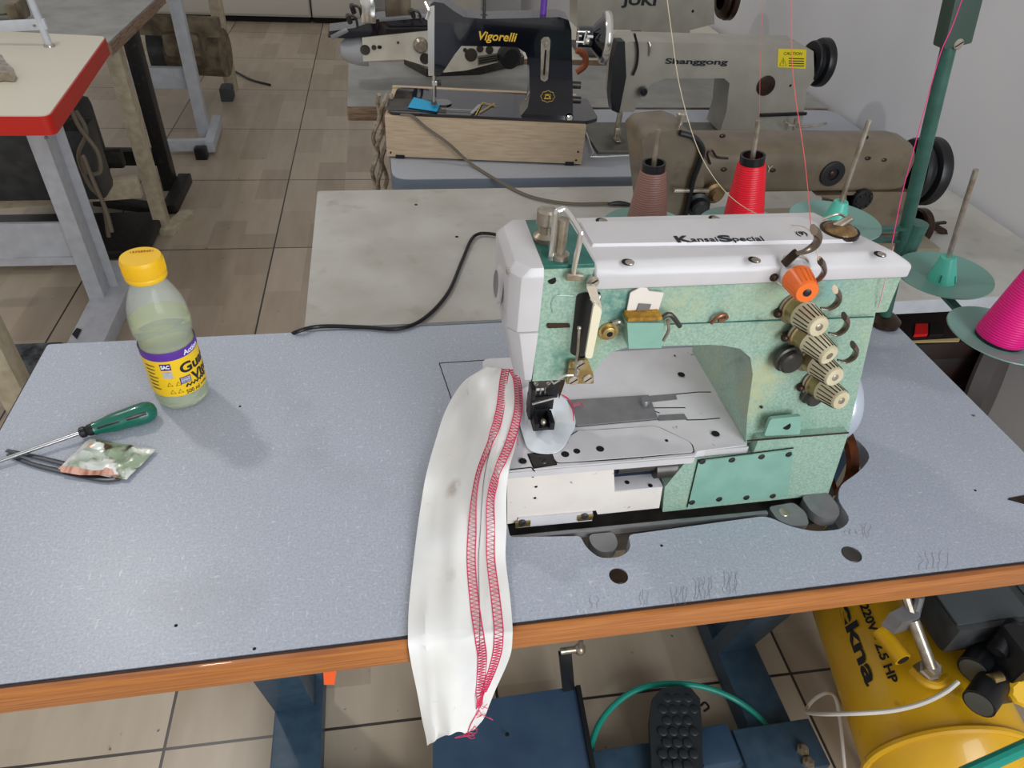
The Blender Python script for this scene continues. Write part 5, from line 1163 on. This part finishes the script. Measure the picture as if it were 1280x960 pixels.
b = MB(); b.prism([(-.9, 2.52, .76), (-.33, 2.52, .76), (-.33, 2.86, .76), (-.9, 2.86, .76)], (0, 0, -.03)); b.build('tabletop', beige_top, BT)
leg(BT, black_leg, (214, 235), .05, .06); 
b = MB(); b.bar(Z(212, 262, .02), Z(232, 222, .02), .05, .04, .004); b.build('foot', black_leg, BT)
b = MB(); b.bar(V(-.95, 2.72, .10), V(-.46, 2.70, .10), .05, .06, .004); b.build('treadle_bar', black_leg, GT)
b = MB(); b.box(V(-.75, 2.45, .25), (.30, .25, .30), .04); b.build('motor', motor_grey, GT)
WT = thing('work_table', (-.5, 3.2, 0), 'table with a slim white leg and white foot bar further back', 'table')
b = MB(); b.prism([(-.95, 2.89, .76), (-.31, 2.89, .76), (-.31, 3.5, .76), (-.95, 3.5, .76)], (0, 0, -.03)); b.build('tabletop', beige_top, WT)
leg(WT, white_paint, (258, 176), .05, .05)
b = MB(); b.bar(Z(200, 182, .04), Z(262, 180, .04), .03, .05, .004); b.bar(Z(262, 184, .04), Z(272, 150, .04), .04, .05, .004); b.build('foot', white_paint, WT)
b = MB(); b.box(Z(252, 192, .02), (.05, .05, .06), .006); b.build('rubber_foot', blackm, WT)
b = MB(); b.bar(Z(150, 96, .25), Z(243, 97, .25), .04, .09, .004); b.build('shelf_bar', white_paint, WT)
QT = thing('work_table', (-.5, 3.8, 0), 'farthest table of the left row with a dusty beige motor under it', 'table')
b = MB(); b.prism([(-1.0, 3.55, .76), (-.30, 3.55, .76), (-.30, 4.3, .76), (-1.0, 4.3, .76)], (0, 0, -.03)); b.build('tabletop', beige_top, QT)
leg(QT, cream_leg, (290, 112), .06, .06)
b = MB(); b.box(Z(284, 116, .03), (.06, .10, .07), .006); b.build('rubber_foot', mat('grey_rubber', (70,72,76), .6), QT)
b = MB(); b.cyl(Z(205, 62, .28), Z(282, 66, .28), .11); b.box(Z(232, 50, .38), (.16, .2, .1), .02); b.build('motor', dirty_metal, QT)
b = MB(); b.cyl(Z(190, 62, .28), Z(212, 62, .28), .115); b.build('motor_cap', motor_grey, QT)
b = MB(); b.bar(Z(170, 30, .45), Z(275, 34, .45), .04, .08); b.build('back_bar', dirty_metal, QT)
# dark machinery under the left tables
b = MB(); b.bx(-.95, -.40, 1.86, 1.98, .30, .52, .02); b.build('motor_housing', motor_grey, GT)
b = MB(); b.bx(-1.1, -.42, 2.15, 2.19, .28, .34, .01); b.build('pull_rod', black_leg, GT)
b = MB(); b.bx(-1.2, -.38, 2.0, 2.3, .02, .05, .006); b.build('treadle_plate', black_leg, GT)
b = MB(); b.bar(Z(120, 250, .03), Z(205, 262, .03), .05, .03, .004); b.build('foot_bar', black_leg, GT)
for k, pts in enumerate(([(88, 135), (100, 160), (122, 190), (125, 215), (108, 215), (104, 195), (116, 225), (132, 262), (140, 290)], [(95, 138), (108, 165), (98, 195), (112, 232), (128, 252), (136, 296)])):
    b = MB(); b.tube([Y(x, y, 1.82+.03*k-.01*i) for i, (x, y) in enumerate(pts)], .006, 6, 5)
    tag(b.build('hanging_cable', cable_brown), ('looped brown cable hanging behind the white leg of the red edged table', 'thinner brown cable dangling next to the looped one under the red edged table')[k], 'cable')
b = MB(); b.tube([Z(281, 83, .02), Z(295, 90, .01), (Z(315, 100, .006)), Z(338, 106, .006)], .006, 6, 4); tag(b.build('floor_wire', cable_black), 'short black wire lying on the tiles by the farthest left leg', 'wire')
pc = Z(2, 452, .4)
b = MB(); b.bx(pc.x-.028, pc.x+.022, pc.y-.02, pc.y+.03, .0, .66, .003); b.bx(pc.x-.06, pc.x+.03, pc.y-.25, pc.y+.2, 0, .05, .003); tag(b.build('metal_stand', cream_leg), 'cream metal stand cut by the left frame edge beside the main table end', 'stand')
b = MB(); b.box(Z(38, 450, .06), (.16, .10, .05), .012); tag(b.build('floor_bundle', mat('dark_cloth', (48,50,52), .9, c2=(110,116,122), scale=30)), 'dark bundle of scraps on the floor behind the left end of the main table', 'bundle')

# cabinets at the back
def cabinet(x0, x1, label, n=3, y=5.35, h=.62):
    t = thing('drawer_cabinet', ((x0+x1)/2, y+.2, 0), label, 'cabinet')
    b = MB(); b.bx(x0, x1, y+.01, y+.42, .04, h, .003); b.build('carcass', cab_m, t)
    b = MB(); b.bx(x0+.01, x1-.01, y+.03, y+.4, 0, .04); b.build('plinth', hole_dark, t)
    for k in range(n):
        z0 = .05+(h-.06)*k/n; b = MB(); b.bx(x0+.006, x1-.006, y-.008, y+.012, z0+.006, z0+(h-.06)/n-.006, .003); d = b.build('drawer', cab_m, t)
        b = MB(); b.bar((x0+.06, y-.008, z0+(h-.06)/n-.02), (x1-.06, y-.008, z0+(h-.06)/n-.02), .012, .008); b.build('handle_lip', mat('cab_shade', (150,142,128), .5), d)
cabinet(-.62, .02, 'white drawer cabinet at the back behind the left tables')
cabinet(.03, .46, 'white drawer cabinet against the back beside the white arm machine')
cabinet(.72, 1.25, 'white cabinet behind the black vintage machine')
cabinet(-1.5, -.64, 'pale cabinet at the far back left corner')

# =================================================================== SWITCH BOX AND THINGS RIGHT OF THE TABLE
SB = thing('switch_box', Z(1160, 430, .66), 'pale yellow switch box with red and black buttons behind the table corner', 'switch')
zz = .66
c = Z(1162, 414, zz); b = MB(); b.box(c+V(.0, .02, -.02), (.10, .07, .04), .003); b.build('dark_bracket', mat('dark_bracket', (52,30,26), .5), SB)
q = [Z(1136, 404, zz+.006), Z(1196, 404, zz+.006), Z(1200, 426, zz+.006), Z(1141, 428, zz+.006)]
b = MB(); b.prism(roundpoly(q, .003, 2), (0, 0, -.01), .001); b.build('face', mat('pale_yellow_plate', (196,176,120), .45), SB)
for (x0, x1, m, n) in ((1143, 1158, mat('red_button', (206,30,30), .4), 'red_button'), (1162, 1178, blackm, 'black_button')):
    q = [Z(x0, 408, zz+.007), Z(x1, 408, zz+.007), Z(x1, 421, zz+.007), Z(x0-2, 422, zz+.007)]
    b = MB(); b.prism(q, (0, 0, .006), .0015); b.build(n, m, SB)
MT = thing('clutch_motor', (1.33, .45, .5), 'dark brown clutch motor in the gap behind the right table edge', 'motor')
b = MB(); b.box((1.38, .53, .60), (.22, .12, .14), .03); b.cyl((1.27, .53, .60), (1.5, .53, .60), .07); b.build('housing', mat('dark_red_brown', (44,26,22), .5, c2=(30,22,20), scale=20), MT)
b = MB(); b.lathe([(.09, 0), (.095, .006), (.09, .03), (.03, .035)], (1.47, .47, .58), (.6, -.8, .2), 36); b.build('pulley_cover', mat('grey_brown_cover', (72,66,64), .5), MT)

# =================================================================== YELLOW COMPRESSOR
CP = thing('air_compressor', (1.30, .2, 0), 'yellow air compressor tank with black lettering under the right side of the table', 'compressor')
TZ, TR = .30, .114
th_ = math.radians(12); ta = V(math.sin(th_), math.cos(th_), 0); tu = V(math.cos(th_), -math.sin(th_), 0)
O_ = Z(1236, 915, TZ+TR); O_.z = TZ; TL_ = .40
b = MB(); b.lathe([(.0, -.066), (TR*.4, -.062), (TR*.7, -.044), (TR*.9, -.018), (TR-.002, 0), (TR-.001, .002), (TR, .004), (TR, TL_), (TR-.02, TL_+.03), (.07, TL_+.05), (.0, TL_+.06)], O_, ta, 56, cap=False)
b.build('tank', yellow, CP, ang=50)
b = MB(); b.tube([O_+ta*.004+(tu*math.cos(a)+V(0, 0, 1)*math.sin(a))*(TR) for a in [i*2*PI/60 for i in range(60)]], .006, 8, closed=True); b.build('weld_band', yellow, CP)
def T_(a, y, s, size, fit, name='lettering'):
    a = math.radians(a); o = O_+ta*y+(tu*math.cos(a)+V(0, 0, 1)*math.sin(a))*(TR+.0006); up = -tu*math.cos(a)*0+tu*math.sin(a)-V(0, 0, 1)*math.cos(a)
    return text(s, size, o, -ta, up, text_black, CP, bold=.03, fit=fit, name=name)
T_(157, .225, 'ekna', .034, .135, 'brand_lettering')
T_(139, .21, '220V - 2.5 HP', .018, .130, 'rating_lettering')
SC = Z(1225, 752, .50)
b = MB(); b.box(SC+V(.06, .01, -.02), (.26, .11, .06), .012); sm_ = b.build('motor_shroud', motor_grey, CP)
for k in range(2): b = MB(); b.box(SC+V(-.01+.13*k, .01, .0105), (.115, .09, .004), .0015); b.build('cooling_panel', mat('shroud_dark', (66,72,74), .35), sm_)
b = MB(); b.box(O_+ta*.24+V(.04, .04, TR+.0), (.10, .10, .04), .012); b.build('pump_base', motor_grey, CP)
P = Z(1118, 812, .44); b = MB(); b.cyl(P+V(-.004, .03, .0), P+V(.003, -.016, .0), .012); pbk = b.build('stub_pipe', yellow, CP)
b = MB(); b.cyl(P+V(.003, -.0163, 0), P+V(.0031, -.0172, 0), .0085); b.build('pipe_bore', hole_dark, pbk)
for q in ((1107, 800), (1111, 812)): b = MB(); b.lathe([(.006, 0), (.006, .004), (.004, .006)], Z(*q, .435), (-.3, -.2, 1), 6); b.build('bolt', nickel, CP)
P = Z(1168, 834, .45); b = MB(); b.lathe([(.015, -.03), (.015, -.012), (.012, -.010), (.012, 0), (.009, .002)], P, (0, -.2, 1), 6); b.cyl(P+V(-.005, 0, 0), P+V(-.018, .05, .04), .008); b.tube([P+V(-.018, .05, .04), P+V(-.022, .10, .07), P+V(-.02, .16, .08)], .006, 8, 4); b.build('valve', nickel, CP)
b = MB(); b.tube([Z(1140, 838, .425), Z(1155, 852, .43), Z(1172, 856, .43), Z(1185, 846, .43)], .006, 8, 4); b.build('weld_bead', yellow, CP)
b = MB(); b.prism([Z(*p, .50) for p in ((1112, 766), (1140, 752), (1155, 748), (1150, 772), (1128, 778))], (0, 0, -.03), .003); b.tube([Z(1150, 745, .52), Z(1146, 760, .50), Z(1138, 776, .48)], .006, 8, 3); b.build('grey_bracket', steel, CP)
for q, r, nm in (((1222, 828), .030, 0), ((1228, 868), .028, 0)):
    P = Z(*q, .46); b = MB(); b.cyl(P+V(-.012, -.01, -.002), P+V(.04, .02, 0), r*.72); g_ = b.build('pressure_gauge', blackm, CP)
    dv = V(-.052, -.03, -.002).normalized(); b = MB(); b.lathe([(r*.62, 0), (r*.62, .001)], P+V(-.012, -.01, -.002), dv, 24); b.build('gauge_glass', mat('dull_gauge_face', (84,86,82), .2), g_)
b = MB(); b.box(Z(1262, 830, .47), (.05, .06, .12), .01); b.cyl(Z(1245, 815, .5), Z(1270, 780, .52), .012); b.cyl(Z(1235, 850, .46), Z(1262, 850, .46), .010); b.build('pressure_switch', blackm, CP)
b = MB(); b.cyl(Z(1238, 850, .475), Z(1250, 846, .475), .008); b.build('brass_fitting', brass, CP)
P = Z(1276, 858, .46); b = MB(); b.lathe([(.022, 0), (.023, .004), (.021, .022), (.016, .026)], P, (-.5, -.6, .6), 20, ribs=10, ribd=.08); b.build('yellow_regulator_knob', yellow_plain, CP)
for u_, v_ in ((.045, .06), (.045, .24)):
    b = MB(); P = O_+ta*v_+tu*u_; b.box((P.x, P.y, .105), (.03, .05, .21), .004); b.build('tank_foot', yellow, CP)
b = MB(); b.tube([Z(1198, 852, .47), Z(1180, 866, .46), Z(1150, 880, .452), Z(1110, 889, .44), Z(1060, 892, .42), Z(1020, 892, .36), Z(1008, 888, .2), Z(1018, 874, .2), Z(1034, 866, .22), Z(1044, 872, .2), Z(1050, 900, .16), Z(1054, 940, .12), Z(1058, 985, .08)], .003, 8, 6); tag(b.build('power_cable', cable_white), 'white cable crossing the yellow compressor and dropping to the floor', 'cable')
b = MB(); b.tube([Z(1205, 968, .47), Z(1245, 950, .47), Z(1300, 925, .47)], .0085, 10, 5); tag(b.build('air_hose', teal_hose), 'short length of teal hose at the bottom right corner over the compressor', 'hose')

# =================================================================== LIGHT, WORLD, CAMERA
def area(name, loc, target, sx, sy, power, col):
    l = bpy.data.lights.new(name, 'AREA'); l.shape = 'RECTANGLE'; l.size = sx; l.size_y = sy; l.energy = power; l.color = col
    o = bpy.data.objects.new(name, l); COL.objects.link(o); o.location = loc
    o.rotation_euler = (Vector(target)-Vector(loc)).to_track_quat('-Z', 'Y').to_euler(); return o
area('doorway_daylight', (1.7, -1.9, 1.75), (.7, .2, .75), 1.8, 1.9, 78, (.90, .95, 1))
tp = Z(168, 768); dr = (tp-CAM); dr.z = -dr.z; lp = tp+dr*((2.5-tp.z)/dr.z)
area('ceiling_lamp', lp, tp, .13, .13, 9, (1, .96, .9)).data.shape = 'DISK'
W = bpy.data.worlds.new('World'); S.world = W; W.use_nodes = True
bg = W.node_tree.nodes['Background']; bg.inputs[0].default_value = (.95, .93, .92, 1); bg.inputs[1].default_value = .56
cam = bpy.data.cameras.new('camera'); co = bpy.data.objects.new('camera', cam); COL.objects.link(co)
cam.sensor_fit = 'HORIZONTAL'; cam.sensor_width = 36; cam.lens = F_PX/1280*36; cam.clip_start = .01
co.matrix_world = Matrix.Translation(CAM) @ Matrix((CR, CU, CB)).transposed().to_4x4()
S.camera = co
for o in bpy.data.objects:
    if '_o' in o: del o['_o']
S.view_settings.view_transform = 'Standard'; S.view_settings.look = 'None'; S.view_settings.exposure = 0; S.view_settings.gamma = 1
S.view_settings.use_curve_mapping = False
